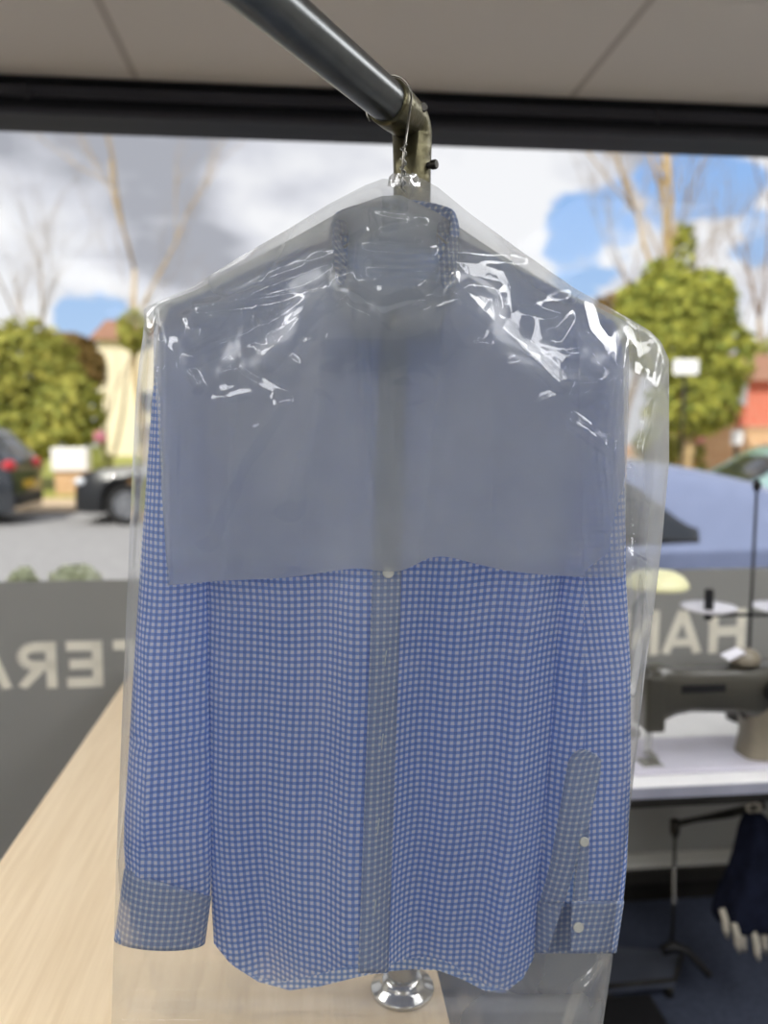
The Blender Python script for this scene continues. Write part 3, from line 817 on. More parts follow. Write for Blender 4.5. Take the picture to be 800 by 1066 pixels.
# ================================================================== SEWING STATION (right, by the window)
ZT = .76
tb0 = atZ(740, 815, ZT).y; 
TXL = atZ(650, 826, ZT).x
tbl = empty('sewing_table', (1.35, 2.0, 0), 'white topped sewing machine table standing by the window', 'table')
TXL = .55; TY0 = tb0; TY1 = YW-.06; TXR = 1.95
boxobj('tabletop', (TXL, TXR, TY0, TY1, ZT-.028, ZT), M['white'], tbl)
boxobj('edge_strip', (TXL, TXR, TY0-.003, TY0-.0003, ZT-.029, ZT-.004), pmat('grey_edge_band', (150, 152, 166), .4), tbl, bevel=0)
boxobj('under_frame', (TXL+.02, TXR-.05, TY0+.004, TY1-.02, ZT-.055, ZT-.028), M['iron'], tbl)
for x in (.62, 1.82):
    bm = bmesh.new()
    box(bm, x-.02, x+.02, 2.22, 2.27, .05, ZT-.055)
    obj('leg', bm, M['iron'], tbl, smooth=False, bevel=.003)
    boxobj('foot', (x-.025, x+.025, 1.85, 2.33, 0, .05), M['iron'], tbl)
boxobj('crossbar', (.64, 1.80, 2.235, 2.255, .16, .2), M['iron'], tbl)
# sewing machine, arm along x
YM = atZ(740, 800, ZT+.012).y+.05
def mx(px): return atY(px, 700, YM).x
def mz(py): return atY(740, py, YM).z
sm_ = empty('sewing_machine', (mx(740), YM, ZT), 'dark olive industrial sewing machine on the white table', 'sewing machine')
boxobj('bed', (mx(655), mx(850), YM-.05, YM+.14, ZT+.0006, ZT+.012), M['lilac'], sm_, bevel=.004)
boxobj('needle_plate', (mx(668), mx(690), YM-.03, YM+.02, ZT+.012, ZT+.0135), M['chrome'], sm_, bevel=0)
bm = bmesh.new()      # arm: rounded beam, lofted along x
def rsec(x, zc, hz, hy, k=4.0, n=28):
    r = []
    for j in range(n):
        a = 2*PI*j/n; c, s = math.cos(a), math.sin(a)
        r.append(Vector((x, YM+.02+hy*math.copysign(abs(c)**(2/k), c), zc+hz*math.copysign(abs(s)**(2/k), s))))
    return r
z1, z0 = mz(691), mz(750); zc, hz = (z1+z0)/2, (z1-z0)/2
secs = [rsec(mx(673), zc-.004, hz*.8, .028), rsec(mx(676), zc-.004, hz*1.0, .036), rsec(mx(690), zc, hz, .042), rsec(mx(704), zc+.004, hz*.82, .042), rsec(mx(720), zc+.006, hz*.76, .042), rsec(mx(765), zc+.004, hz*.8, .045), rsec(mx(782), zc, hz*.9, .05), rsec(mx(860), zc, hz*.95, .055), rsec(mx(864), zc, hz*.85, .05)]
V = sheet(bm, secs, closed=True); bm.faces.new(V[0]); bm.faces.new(V[-1][::-1]); bmesh.ops.recalc_face_normals(bm, faces=bm.faces)
obj('arm', bm, M['machine'], sm_, auto=50)
bm = bmesh.new()      # needle head block
box(bm, mx(671), mx(692), YM-.022, YM+.062, mz(758), mz(700)); obj('head_cover', bm, M['machine'], sm_, smooth=False, bevel=.008)
bm = bmesh.new(); tube(bm, [(mx(680), YM+.02, mz(755)), (mx(680), YM+.02, ZT+.03)], .004, 10); tube(bm, [(mx(686), YM+.03, mz(755)), (mx(686), YM+.03, ZT+.028)], .0035, 10)
box(bm, mx(681), mx(690), YM, YM+.04, ZT+.014, ZT+.022); obj('presser_foot', bm, M['chrome'], sm_, smooth=False)
bm = bmesh.new()      # pillar
cols = []
for (zz, x0, x1, hy) in ((ZT+.0125, mx(779), mx(862), .05), (ZT+.03, mx(781), mx(860), .056), (mz(770), mx(783), mx(858), .052), (mz(745), mx(781), mx(860), .052), (mz(715), mx(772), mx(862), .052)):
    n = 28; xc, hx = (x0+x1)/2, (x1-x0)/2
    cols.append([Vector((xc+hx*math.copysign(abs(math.cos(2*PI*j/n))**.55, math.cos(2*PI*j/n)), YM+.02+hy*math.copysign(abs(math.sin(2*PI*j/n))**.55, math.sin(2*PI*j/n)), zz)) for j in range(n)])
V = sheet(bm, cols, closed=True); bm.faces.new(V[0][::-1]); bm.faces.new(V[-1]); bmesh.ops.recalc_face_normals(bm, faces=bm.faces)
obj('pillar', bm, M['machine2'], sm_, auto=50)
bm = bmesh.new(); lathe(bm, [(0, 0), (.034, 0), (.036, .01), (.034, .022), (.026, .03), (.012, .036), (.0, .037)], (mx(777), YM+.01, mz(693)), n=24); obj('top_knob', bm, M['machine2'], sm_)
bm = bmesh.new(); box(bm, -.022, .022, -.02, .02, 0, .007, Matrix.Translation((mx(763), YM, mz(683))) @ Matrix.Rotation(math.radians(-24), 4, 'Y')); obj('take_up_plate', bm, M['whiteplastic'], sm_, smooth=False, bevel=.002)
bm = bmesh.new(); lathe(bm, [(.0, 0), (.022, 0), (.024, .006), (.02, .014), (.008, .02), (0, .021)], (mx(797), YM-.036, mz(716)), (0, -1, 0), 22); obj('stitch_dial', bm, M['black'], sm_)
bm = bmesh.new(); lathe(bm, [(0, 0), (.006, 0), (.006, .012), (.004, .016), (0, .017)], (mx(769), YM-.024, mz(741)), (0, -1, 0), 12); obj('tension_stud', bm, M['iron'], sm_)
boxobj('badge_plate', (mx(706), mx(751), YM-.0245, YM-.021, mz(717), mz(709)), M['black'], sm_, bevel=0)
bm = bmesh.new(); lathe(bm, [(0, 0), (.07, 0), (.075, .008), (.075, .03), (.06, .036), (.02, .038), (0, .038)], (mx(864), YM+.02, zc), (1, 0, 0), 30); obj('handwheel', bm, M['black'], sm_)
# thread stand
YS = 2.01
def tp(px, py): return atY(px, py, YS)
rod = tp(779, 700); ts = empty('thread_stand', (rod.x, YS, ZT), 'tall thread stand with thin black rod and white dishes behind the machine', 'thread stand')
bm = bmesh.new(); tube(bm, [(rod.x, YS, ZT), (rod.x, YS, tp(779, 503).z)], .004, 10); obj('rod', bm, M['black'], ts)
bm = bmesh.new(); lathe(bm, [(0, 0), (.05, 0), (.05, .008), (.02, .014), (0, .014)], (rod.x, YS, ZT), n=24); obj('base', bm, M['iron'], ts)
bm = bmesh.new(); lathe(bm, [(0, 0), (.008, .004), (.012, .018), (.006, .03), (0, .032)], (rod.x, YS, tp(779, 512).z), n=14); obj('rod_tip', bm, M['black'], ts)
zd = tp(737, 638).z
bm = bmesh.new(); tube(bm, [tp(737, 640), tp(822, 640)], .005, 10); obj('cross_arm', bm, M['black'], ts)
for px in (738, 812):
    c = tp(px, 637)
    bm = bmesh.new(); lathe(bm, [(0, 0), (.05, .004), (.071, .013), (.072, .016), (.05, .009), (.012, .006), (0, .006)], c, n=32); dsh = obj('dish', bm, M['whiteplastic'], ts)
    bm = bmesh.new(); lathe(bm, [(0, .0065), (.012, .0065), (.0125, .05), (.011, .062), (0, .062)], c, n=18); obj('cone_pin', bm, M['black'], dsh)
    bm = bmesh.new(); lathe(bm, [(0, -.022), (.011, -.02), (.012, -.001), (0, -.001)], c, n=16); obj('dish_nut', bm, M['black'], dsh)
# pale yellow domed lamp shade on its own stem
YL = 1.92
yl = atY(684, 612, YL); lr = empty('work_lamp', (yl.x, YL+.02, ZT), 'pale yellow domed lamp shade beside the right edge of the bag', 'lamp')
bm = bmesh.new(); lathe(bm, [(0, .046), (.02, .0455), (.045, .041), (.065, .03), (.077, .014), (.0785, .005), (.074, .001), (.06, .006), (.03, .012), (0, .014)], yl, n=36); obj('lamp_shade', bm, M['yellow'], lr)
bm = bmesh.new(); zz = yl.z+.012; tube(bm, [Vector((yl.x-.06, YL+.02, ZT+.0)), Vector((yl.x-.06, YL+.02, ZT+.2)), Vector((yl.x-.05, YL+.015, zz-.06)), Vector((yl.x-.02, YL+.005, zz-.02)), Vector((yl.x, YL, zz))], .004, 10); obj('stem', bm, M['iron'], lr)
bm = bmesh.new(); lathe(bm, [(0, 0), (.035, 0), (.035, .006), (.008, .012), (0, .012)], (yl.x-.06, YL+.02, ZT), n=22); obj('base', bm, M['iron'], lr)
# white cloth pile behind the machine throat
YC = 2.12
bm = bmesh.new(); x0, x1 = atY(690, 745, YC).x, atY(800, 745, YC).x
rows = []
for i in range(9):
    row = []
    for j in range(15):
        u, v = j/14, i/8
        x = lerp(x0, x1, u); y = lerp(YC-.03, YC+.13, v)
        row.append(Vector((x, y, ZT+.002+(.03+.012*noise.noise(Vector((u*4, v*3, 1))))*(math.sin(PI*min(1, max(0, u)))**.4)*(math.sin(PI*v)**.5))))
    rows.append(row)
sheet(bm, rows); cl = obj('folded_cloth', bm, M['white'], solid=.003); tag(cl, 'folded white cloth on the table behind the sewing machine', 'cloth')
# knee lever and treadle under the table
YK = 1.98
def kp(px, py, Y=YK): return atY(px, py, Y)
kl = empty('treadle_linkage', (kp(704, 990).x, YK, 0), 'thin dark treadle rod and lever hanging under the sewing table', 'treadle')
bm = bmesh.new(); tube(bm, [kp(703, 858), kp(725, 853), kp(760, 847), kp(796, 838)], [.009, .008, .012, .012], 10); obj('knee_lever', bm, M['iron'], kl)
bm = bmesh.new(); tube(bm, [kp(703, 858)+Vector((0, 0, .012)), kp(703, 866), kp(703, 872)], [.013, .013, .007], 12); tube(bm, [kp(703, 868), kp(702, 920), kp(700, 988, YK)], .0045, 8); obj('pull_rod', bm, M['iron'], kl)
bm = bmesh.new(); 
for k in range(8):
    lathe(bm, [(0, -.007), (.005, -.004), (.006, 0), (.005, .004), (0, .007)], kp(702, 905+k*5), n=8)
obj('chain', bm, M['chrome'], kl)
pc = atZ(668, 1004, .05)
pd = empty('foot_pedal', (pc.x, pc.y, 0), 'grey treadle foot plate on the dark floor below the pull rod', 'pedal')
pa, pb, pcn, pdn = atZ(625, 1030, .05), atZ(703, 1022, .05), atZ(712, 990, .05), atZ(640, 985, .05)
bm = bmesh.new(); top = [bm.verts.new(p) for p in (pa, pb, pcn, pdn)]; bot = [bm.verts.new(p-Vector((0, 0, .018))) for p in (pa, pb, pcn, pdn)]
bm.faces.new(top); bm.faces.new(bot[::-1])
for i in range(4): bm.faces.new((top[i], bot[i], bot[(i+1) % 4], top[(i+1) % 4]))
bmesh.ops.recalc_face_normals(bm, faces=bm.faces); obj('foot_plate', bm, pmat('grey_cast_plate', (88, 94, 108), .45, .4), pd, smooth=False, bevel=.004)
bm = bmesh.new(); tube(bm, [pa+Vector((0, 0, .006)), pb+Vector((0, 0, .006)), pcn+Vector((0, 0, .006))], .006, 8); obj('rim', bm, M['iron'], pd)
for p in (pa, pb, pcn, pdn):
    q = lerp(p, pc, .15); bm = bmesh.new(); tube(bm, [(q.x, q.y, 0), (q.x, q.y, .034)], .012, 8); obj('pivot_foot', bm, M['iron'], pd)
bm = bmesh.new(); q = kp(700, 990); tube(bm, [q+Vector((-.03, 0, .0)), q+Vector((.0, 0, .014)), q+Vector((.04, -.01, .004)), q+Vector((.075, -.07, -.03))], [.012, .017, .011, .009], 10); obj('pedal_joint', bm, M['black'], pd)
# black box on the floor, bottom
b0 = atZ(630, 1066, 0)
p1, p2, p3 = atZ(686, 1060, .16), atZ(672, 1036, .16), atZ(600, 1036, .16)
bxo = empty('storage_box', (p2.x-.15, p2.y-.1, 0), 'black box on the floor in front of the foot plate', 'box')
boxobj('box_body', (p2.x-.30, p2.x+.01, p2.y-.3, p2.y, 0, .145), M['black'], bxo, bevel=.006)
boxobj('box_lid', (p2.x-.305, p2.x+.015, p2.y-.305, p2.y+.005, .1455, .16), M['black'], bxo, bevel=.004)
# navy cloth bundle hanging by a loop
YN = 1.85
nvt = kp(793, 846, YN)
nv = empty('hanging_bag', (kp(780, 985, YN).x, YN, kp(780, 985, YN).z), 'dark navy cloth bag with pale fringe hanging under the sewing table', 'cloth bag')
bm = bmesh.new(); rows = []
for (py, a, b) in ((850, 784, 800), (858, 778, 808), (880, 775, 812), (905, 770, 814), (925, 762, 818), (945, 755, 820), (962, 752, 822), (972, 760, 818)):
    row = []
    pa_, pb_ = kp(a, py, YN), kp(b, py, YN); c = (pa_+pb_)/2; hx = (pb_.x-pa_.x)/2
    for j in range(24):
        t = 2*PI*j/24; k = 1+.16*math.sin(5*t+py*.02)
        row.append(Vector((c.x+hx*math.cos(t)*k, YN+.03+.045*math.sin(t)*k*(hx/.06), c.z)))
    rows.append(row)
V = sheet(bm, rows, closed=True); bm.faces.new(V[0]); bm.faces.new(V[-1][::-1]); bmesh.ops.recalc_face_normals(bm, faces=bm.faces)
obj('bag_body', bm, M['navy'], nv, subsurf=1)
bm = bmesh.new(); c = kp(792, 846, YN); c.y += .03; tube(bm, [c+Vector((.018*math.sin(a), 0, .012*math.cos(a)-.002)) for a in [2*PI*k/16 for k in range(17)]], .004, 8, caps=False); obj('loop', bm, M['fringe'], nv)
for k, (px, py) in enumerate(((752, 950), (760, 960), (770, 964), (780, 968), (792, 966), (804, 962))):
    p = kp(px, py, YN); p.y += (-.02 if k % 2 else .0)
    bm = bmesh.new(); tube(bm, [p+Vector((0, 0, .01)), p+Vector((.004, -.01, -.015)), p+Vector((.006, -.012, -.04)), p+Vector((.012, -.012, -.062))], [.008, .009, .008, .004], 8); obj('tassel', bm, M['fringe'], nv)

# ================================================================== OUTSIDE
ZG = -.08
def ground(name, x0, x1, y0, y1, z, m):
    o = boxobj(name, (x0, x1, y0, y1, z-.3, z), m, bevel=0); o['kind'] = 'structure'; return o
ground('pavement', -14, 20, YW+.12, 3.6, ZG+.06, M['paving'])
ground('road', -40, 40, 3.6, 15.6, ZG, M['asphalt'])
ground('pavement', -40, 40, 15.6, 18.2, ZG+.06, M['paving'])
ground('grass_verge', -40, 6.2, 18.2, 60, ZG+.1, M['grass'])
ground('earth_bank', 6.2, 40, 18.2, 60, ZG+.12, M['earth'])

# ---- cars
M['tyre'] = pmat('tyre_rubber', (24, 24, 25), .85, noise_amt=.2); M['alloy'] = pmat('alloy_rim', (160, 162, 166), .3, .9)
M['cglass'] = pmat('dark_car_glass', (30, 36, 44), .06, 0, noise_amt=.05, spec=.8)
M['tail'] = pmat('red_tail_lens', (196, 30, 40), .2, coat=.5); M['head'] = pmat('clear_headlamp', (210, 214, 220), .1, coat=.5)
M['plate'] = pmat('yellow_number_plate', (232, 188, 40), .5); M['trimblk'] = pmat('black_car_trim', (30, 30, 32), .6)
def car(label, pos, flip, paint, L, hgt, prof, belt, wheels, wr_=.33, wid=1.8, group=None, xend=None):
    """prof: list (x, z) roof/hood line from nose (x=0) to tail (x=L); local x -> world +X (nose at low x)"""
    root = empty('car', pos, label, 'car', group)
    ox, oy, oz = pos; w = wid/2
    def cx(x, y, z): return Vector((ox+x, oy+y, oz+z))
    def wd(x):
        e = min(x, L-x); return w*(1-.20*(1-min(1, e/.55))**2.2)
    def cs(x):
        zt = spl(prof, x); zb = min(pl(belt, x), zt-.015); W_ = wd(x)
        zbt = .20
        for xw in wheels:
            d = abs(x-xw)
            if d < wr_+.07: zbt = max(zbt, math.sqrt((wr_+.07)**2-d*d)+wr_-.0)
        zbt = min(zbt, zb-.12)
        g = zt-zb
        pts = [(W_*.90, zbt), (W_*.985, zbt+.02), (W_, lerp(zbt+.02, zb, .4)), (W_*.985, zb-.06), (W_*.95, zb-.008)]
        tumble = W_*.95-.32*g
        pts += [(lerp(W_*.95, tumble, .5), zb+g*.5), (tumble, zb+g*.86), (tumble-.07*min(1, g*4), zb+g*.965), (tumble*.55, zt), (0, zt+.012)]
        return pts
    n = 110; rows = []
    for i in range(n+1):
        x = L*i/n; p = cs(x); row = [cx(x, -a, b) for a, b in p]+[cx(x, a, b) for a, b in p[::-1][1:]]
        rows.append(row)
    bm = bmesh.new(); V = sheet(bm, rows); bm.faces.new(V[0]); bm.faces.new(V[-1][::-1])
    bmesh.ops.recalc_face_normals(bm, faces=bm.faces); body = obj('body', bm, paint, root, auto=38)
    boxobj('underbody', (ox+.15, ox+L-.15, oy-w*.8, oy+w*.8, oz+.19, oz+.30), M['trimblk'], root, bevel=0)
    # side windows
    def roofx(): return [x for x in [L*i/200 for i in range(201)] if spl(prof, x)-pl(belt, x) > .20]
    rx = roofx(); xa, xb = rx[0]+.06, rx[-1]-.10
    cuts = [xa, lerp(xa, xb, .42), lerp(xa, xb, .78), xb] if xend is None else [xa, lerp(xa, xend, .45), xend]
    for sgn in (-1, 1):
        for a, b in zip(cuts, cuts[1:]):
            rr_ = []
            for i in range(13):
                x = lerp(a+.03, b-.03, i/12); p = cs(x); g = spl(prof, x)-pl(belt, x); q = []
                for f in (.10, .35, .6, .84):
                    if xend: f = .10+(f-.10)*(1-.8*sm(xend-.62, xend, x)**1.5)
                    if f < .5: u = f/.5; yy, zz = lerp(p[4][0], p[5][0], u), lerp(p[4][1], p[5][1], u)
                    else: u = (f-.5)/.36; yy, zz = lerp(p[5][0], p[6][0], u), lerp(p[5][1], p[6][1], u)
                    q.append(cx(x, sgn*(yy+.004), zz))
                rr_.append(q)
            bm = bmesh.new(); sheet(bm, rr_); obj('side_window', bm, M['cglass'], root, solid=.004)
        # handles, sill trim
        for k in (1, 2):
            x = cuts[k]-.18 if k == 1 else min(cuts[k]-.1, wheels[1]-.42)
            p = cs(x); boxobj('door_handle', (ox+x-.09, ox+x+.09, oy+sgn*(p[2][0]+.012)-.014, oy+sgn*(p[2][0]+.012)+.014, oz+p[3][1]-.07, oz+p[3][1]-.04), M['trimblk'] if paint is not M.get('silver') else paint, root, bevel=.006)
        x = cuts[0]+.12; p = cs(x)
        bm = bmesh.new(); lathe(bm, [(0, -.09), (.05, -.07), (.075, 0), (.05, .07), (0, .09)], cx(x, sgn*(p[4][0]+.10), p[4][1]+.05), (0, 1, 0), 16); obj('door_mirror', bm, paint, root)
    # windscreen & rear glass: patches over sloping centre surface
    def slopes(x0, x1):
        rr_ = []
        for i in range(11):
            x = lerp(x0, x1, i/10); p = cs(x); q = []
            for k in range(9):
                u = -1+k/4; yy = p[8][0]*1.25*u
                zz = lerp(p[9][1], p[8][1], min(1, abs(yy)/p[8][0])) if abs(yy) <= p[8][0] else lerp(p[8][1], p[7][1], (abs(yy)-p[8][0])/(p[7][0]-p[8][0]+1e-6))
                q.append(cx(x, yy, zz+.008))
            rr_.append(q)
        bm = bmesh.new(); sheet(bm, rr_); return bm
    obj('windscreen', slopes(rx[0]-.32, rx[0]+.28), M['cglass'], root, solid=.004)
    obj('rear_glass', slopes(rx[-1]-.12, min(L-.03, rx[-1]+.28)), M['cglass'], root, solid=.004)
    for xw in wheels:
        for sgn in (-1, 1):
            c = cx(xw, sgn*(w-.20), wr_)
            bm = bmesh.new(); lathe(bm, [(wr_*.62, 0), (wr_*.66, .19), (wr_*.9, .2), (wr_, .17), (wr_, .02), (wr_*.9, 0), (wr_*.62, 0)], c, (0, sgn, 0), 30); wh = obj('wheel', bm, M['tyre'], root, auto=40)
            bm = bmesh.new(); lathe(bm, [(wr_*.64, .10), (wr_*.64, .185), (wr_*.58, .185), (wr_*.56, .12), (0, .11)], c, (0, sgn, 0), 30)
            lathe(bm, [(0, .19), (.05, .185), (.06, .12)], c, (0, sgn, 0), 14)
            for k in range(5):
                Mx = Matrix.Translation(c) @ Matrix.Rotation(2*PI*k/5, 4, 'Y')
                y0, y1 = sorted((sgn*.13, sgn*.18)); box(bm, -.025, .025, y0, y1, .03, wr_*.6, Mx)
            obj('rim', bm, M['alloy'], wh, auto=40)
    for sgn in (-1, 1):
        zl = pl(belt, L)-.10; W_ = wd(L-.03)
        bm = bmesh.new(); bmesh.ops.create_uvsphere(bm, u_segments=16, v_segments=10, radius=1, matrix=Matrix.Translation(cx(L-.10, sgn*W_*.86, zl)) @ Matrix.Diagonal((.14, .17, .10, 1))); obj('tail_light', bm, M['tail'], root)
        bm = bmesh.new(); bmesh.ops.create_uvsphere(bm, u_segments=16, v_segments=8, radius=1, matrix=Matrix.Translation(cx(L-.02, sgn*W_*.74, .42)) @ Matrix.Diagonal((.05, .09, .07, 1))); obj('rear_reflector', bm, M['tail'], root)
        zl = spl(prof, .1)-.10
        bm = bmesh.new(); bmesh.ops.create_uvsphere(bm, u_segments=16, v_segments=10, radius=1, matrix=Matrix.Translation(cx(.12, sgn*wd(.12)*.82, zl)) @ Matrix.Diagonal((.15, .17, .08, 1))); obj('headlight', bm, M['head'], root)
    boxobj('number_plate', (ox+L-.005, ox+L+.02, oy-.26, oy+.26, oz+.60, oz+.71), M['plate'], root, bevel=.003)
    boxobj('rear_bumper', (ox+L-.2, ox+L+.05, oy-w*.72, oy+w*.72, oz+.30, oz+.50), M['trimblk'], root, bevel=.04)
    boxobj('front_grille', (ox-.012, ox+.1, oy-w*.55, oy+w*.55, oz+.36, oz+.62), M['trimblk'], root, bevel=.03)
    return root
SUV = [(0, .62), (.08, .86), (.35, .97), (1.05, 1.04), (1.35, 1.16), (1.95, 1.60), (2.5, 1.69), (3.3, 1.68), (3.85, 1.60), (4.15, 1.28), (4.3, .98), (4.35, .7)]
SUVB = [(0, .80), (1.2, .98), (3.6, 1.06), (4.3, 1.08)]
HAT = [(0, .5), (.1, .68), (.4, .80), (1.1, .92), (1.4, 1.03), (2.0, 1.37), (2.5, 1.43), (3.0, 1.41), (3.6, 1.27), (4.05, 1.04), (4.32, .88), (4.42, .6)]
HATB = [(0, .66), (1.3, .86), (3.4, .95), (4.2, .98)]
blk = pmat('black_car_paint', (26, 28, 31), .35, .2, noise_amt=.05, coat=.25); dgr = pmat('dark_grey_car_paint', (60, 64, 70), .18, .4, noise_amt=.05, coat=1)
M['silver'] = pmat('blue_silver_car_paint', (140, 152, 186), .22, .5, noise_amt=.04, coat=1); teal = pmat('pale_teal_car_paint', (150, 186, 184), .25, .2, noise_amt=.04, coat=1)
YF = 14.4
car('dark grey car with red tail lights and yellow plate at the far left', (-4.72-4.35, YF, ZG), 0, dgr, 4.35, 1.69, SUV, SUVB, (.85, 3.5), .35)
car('black car parked behind the dark grey one, nose showing left of the bag', (-3.75, YF, ZG), 0, blk, 4.35, 1.6, [(x, z*.93) for x, z in SUV], [(x, z*.93) for x, z in SUVB], (.85, 3.5), .34)
car('silver blue car parked close outside the window, right of the bag', (-.85, 5.15, ZG), 0, M['silver'], 4.42, 1.43, HAT, HATB, (.85, 3.55), .33, xend=3.1)
car('pale teal car parked beyond the silver blue car', (4.0, 9.6, ZG), 0, teal, 4.42, 1.43, HAT, HATB, (.85, 3.55), .32)

# ---- vegetation
leafA = leaf_mat('sunlit_yellow_green_leaves', (190, 184, 96), (140, 148, 78)); leafB = leaf_mat('ivy_leaves', (192, 190, 92), (128, 140, 72)); leafC = leaf_mat('brown_twiggy_leaves', (170, 140, 90), (120, 104, 62))
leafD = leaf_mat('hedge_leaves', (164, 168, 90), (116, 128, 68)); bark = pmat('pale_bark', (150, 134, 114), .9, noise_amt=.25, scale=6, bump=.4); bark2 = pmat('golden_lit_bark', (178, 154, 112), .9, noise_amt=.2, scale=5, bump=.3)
pink = leaf_mat('pink_blossom', (232, 150, 180), (246, 190, 206))
def leaves(name, ells, n, size, m, parent):
    vs, fs = [], []
    vol = [e[3]*e[4]*e[5] for e in ells]; tot = sum(vol)
    for e, v in zip(ells, vol):
        for _ in range(int(n*v/tot)):
            while True:
                p = Vector((random.uniform(-1, 1), random.uniform(-1, 1), random.uniform(-1, 1)))
                if .2 < p.length < 1: break
            p = p.normalized()*(p.length**.5)*(1+.18*noise.noise(p*3+Vector((e[0], e[1], 0))))
            c = Vector((e[0]+p.x*e[3], e[1]+p.y*e[4], max(ZG+.12, e[2]+p.z*e[5])))
            nrm = (p+Vector((random.gauss(0, .6), random.gauss(0, .6), random.gauss(.2, .6)))).normalized()
            a = nrm.orthogonal().normalized(); b = nrm.cross(a); th = random.uniform(0, PI); s = size*random.uniform(.6, 1.3)
            u = (a*math.cos(th)+b*math.sin(th))*s; w = (b*math.cos(th)-a*math.sin(th))*s*.55
            k = len(vs); vs += [c-u, c-u*.1+w+nrm*s*.12, c+u, c-u*.1-w+nrm*s*.12]; fs.append((k, k+1, k+2, k+3))
    me = bpy.data.meshes.new(name); me.from_pydata([tuple(v) for v in vs], [], fs)
    return mesh_obj(name, me, m, parent, smooth=False)
def branchy(bm, p, d, length, r, depth, spread=.5, up=.25):
    pts = [p]; q = p.copy(); dd = d.copy(); n = 4
    for k in range(n):
        dd = (dd+Vector((random.gauss(0, .10), random.gauss(0, .10), random.gauss(.05, .06)))).normalized(); q = q+dd*length/n; pts.append(q.copy())
    tube(bm, pts, [lerp(r, r*.55, k/n) for k in range(n+1)], 6 if depth > 1 else 4)
    if depth > 0:
        for k in range(random.choice((3, 4)) if depth > 1 else 4):
            at = pts[random.choice((2, 3, 4, 4))]
            nd = (dd+Vector((random.gauss(0, spread), random.gauss(0, spread), random.gauss(up, .25)))).normalized()
            branchy(bm, at, nd, length*random.uniform(.55, .8), r*.42, depth-1, spread, up)
def tree(name, label, x, y, h, r, ells, nleaf, size, m, barkm, depth=3, lean=(0, 0), cat='tree', group=None, spread=.5, trunkfrac=.42):
    root = empty(name, (x, y, ZG+.1), label, cat, group)
    bm = bmesh.new(); base = Vector((x, y, ZG+.05)); 
    branchy(bm, base, Vector((lean[0], lean[1], 1)).normalized(), h*trunkfrac, r, depth, spread); obj('trunk', bm, barkm, root)
    if ells: leaves('foliage', ells, nleaf, size, m, root)
    return root
def E_(px, py, Y, rx, ry, rz):
    c = atY(px, py, Y); k = Y/F; return (c.x, Y, c.z, rx*k, ry*k, rz*k)
# left bush group
YBs = 21
b = tree('bush', 'broad yellow green bush across the road at the far left', atY(35, 440, YBs).x, YBs, 3, .1, [E_(22, 398, YBs, 60, 55, 60), E_(-60, 400, YBs, 75, 60, 70), E_(72, 425, YBs-.5, 36, 40, 36), E_(36, 452, YBs-1, 62, 40, 24)], 9000, .15, leafA, bark, 2, cat='bush')
b = tree('bush', 'brownish twiggy bush beside the pale house, left of the bag', atY(108, 440, 24).x, 24, 4, .08, [E_(86, 385, 24, 22, 24, 24), E_(64, 366, 24, 34, 30, 18)], 2600, .14, leafC, bark, 2, cat='bush')
tree('tree', 'slender tree with golden sunlit trunk rising just left of the bag', atY(149, 440, 19).x, 19, 7.2, .085, [E_(140, 345, 19, 16, 16, 22)], 260, .12, leafA, bark2, 3, spread=.4, trunkfrac=.72)
tree('tree', 'bare leafless tree at the far left edge of the window', atY(-12, 440, 23).x, 27, 9.5, .11, None, 0, 0, None, bark, 4, spread=.45)
tree('tree', 'thin bare tree between the far left tree and the golden trunk', atY(82, 440, 27).x, 31, 10, .075, None, 0, 0, None, bark, 4, spread=.4)
# right tree with ivy
YT = 17
tree('tree', 'tall bare topped tree clad in bright ivy right of the bag', atY(712, 440, YT).x, YT, 10.5, .17, [E_(700, 345, YT, 46, 40, 60), E_(735, 320, YT, 34, 30, 40), E_(752, 372, YT, 34, 30, 42), E_(690, 300, YT, 26, 24, 30), E_(668, 330, YT, 30, 28, 38), E_(722, 420, YT, 50, 36, 36), E_(712, 262, YT, 12, 12, 30)], 8000, .12, leafB, bark2, 5, spread=.42)
tree('tree', 'bare branching tree behind the ivy clad tree at the right edge', atY(800, 440, 40).x, 40, 17, .2, [E_(806, 372, 40, 26, 24, 22)], 700, .13, leafB, bark, 5, spread=.45)
tree('tree', 'bare tree showing above the right shoulder of the bag', atY(640, 440, 22).x, 22, 10, .14, [E_(640, 330, 22, 26, 24, 24)], 500, .13, leafC, bark, 4, spread=.45)
tree('bush', 'rounded green shrub under the ivy clad tree', atY(700, 460, 21).x, 21, 1.4, .05, [E_(700, 462, 21, 44, 26, 22), E_(742, 452, 21, 22, 24, 16)], 2600, .10, leafD, bark, 1, cat='bush')
# hedge behind the shirt
hb = empty('hedge', (0, 21, ZG), 'long clipped green hedge across the road behind the shirt', 'hedge')
hl = leaves('foliage', [(x, 21.4, .9, 1.1, .9, 1.2) for x in (-2.6, -1.6, -.2, 1.2, 2.6, 3.9)], 7000, .14, leafD, hb)
for (px, py) in ((104, 455), (703, 449), (727, 455)):
    Yp = 17.9; c = atY(px, py, Yp)
    pr = empty('flowering_shrub', (c.x, Yp, ZG+.06), {104: 'small pink flowering shrub across the road, left of the bag', 703: 'pink flowering shrub touching the right edge of the bag', 727: 'pink flowering shrub left of the garden sign at right'}[px], 'flowers')
    leaves('blossom', [(c.x, Yp, c.z, .13, .13, .13)], 90, .05, pink, pr)
    leaves('foliage', [(c.x, Yp, (c.z+ZG)/2, .2, .2, (c.z-ZG)/2)], 200, .07, leafD, pr)
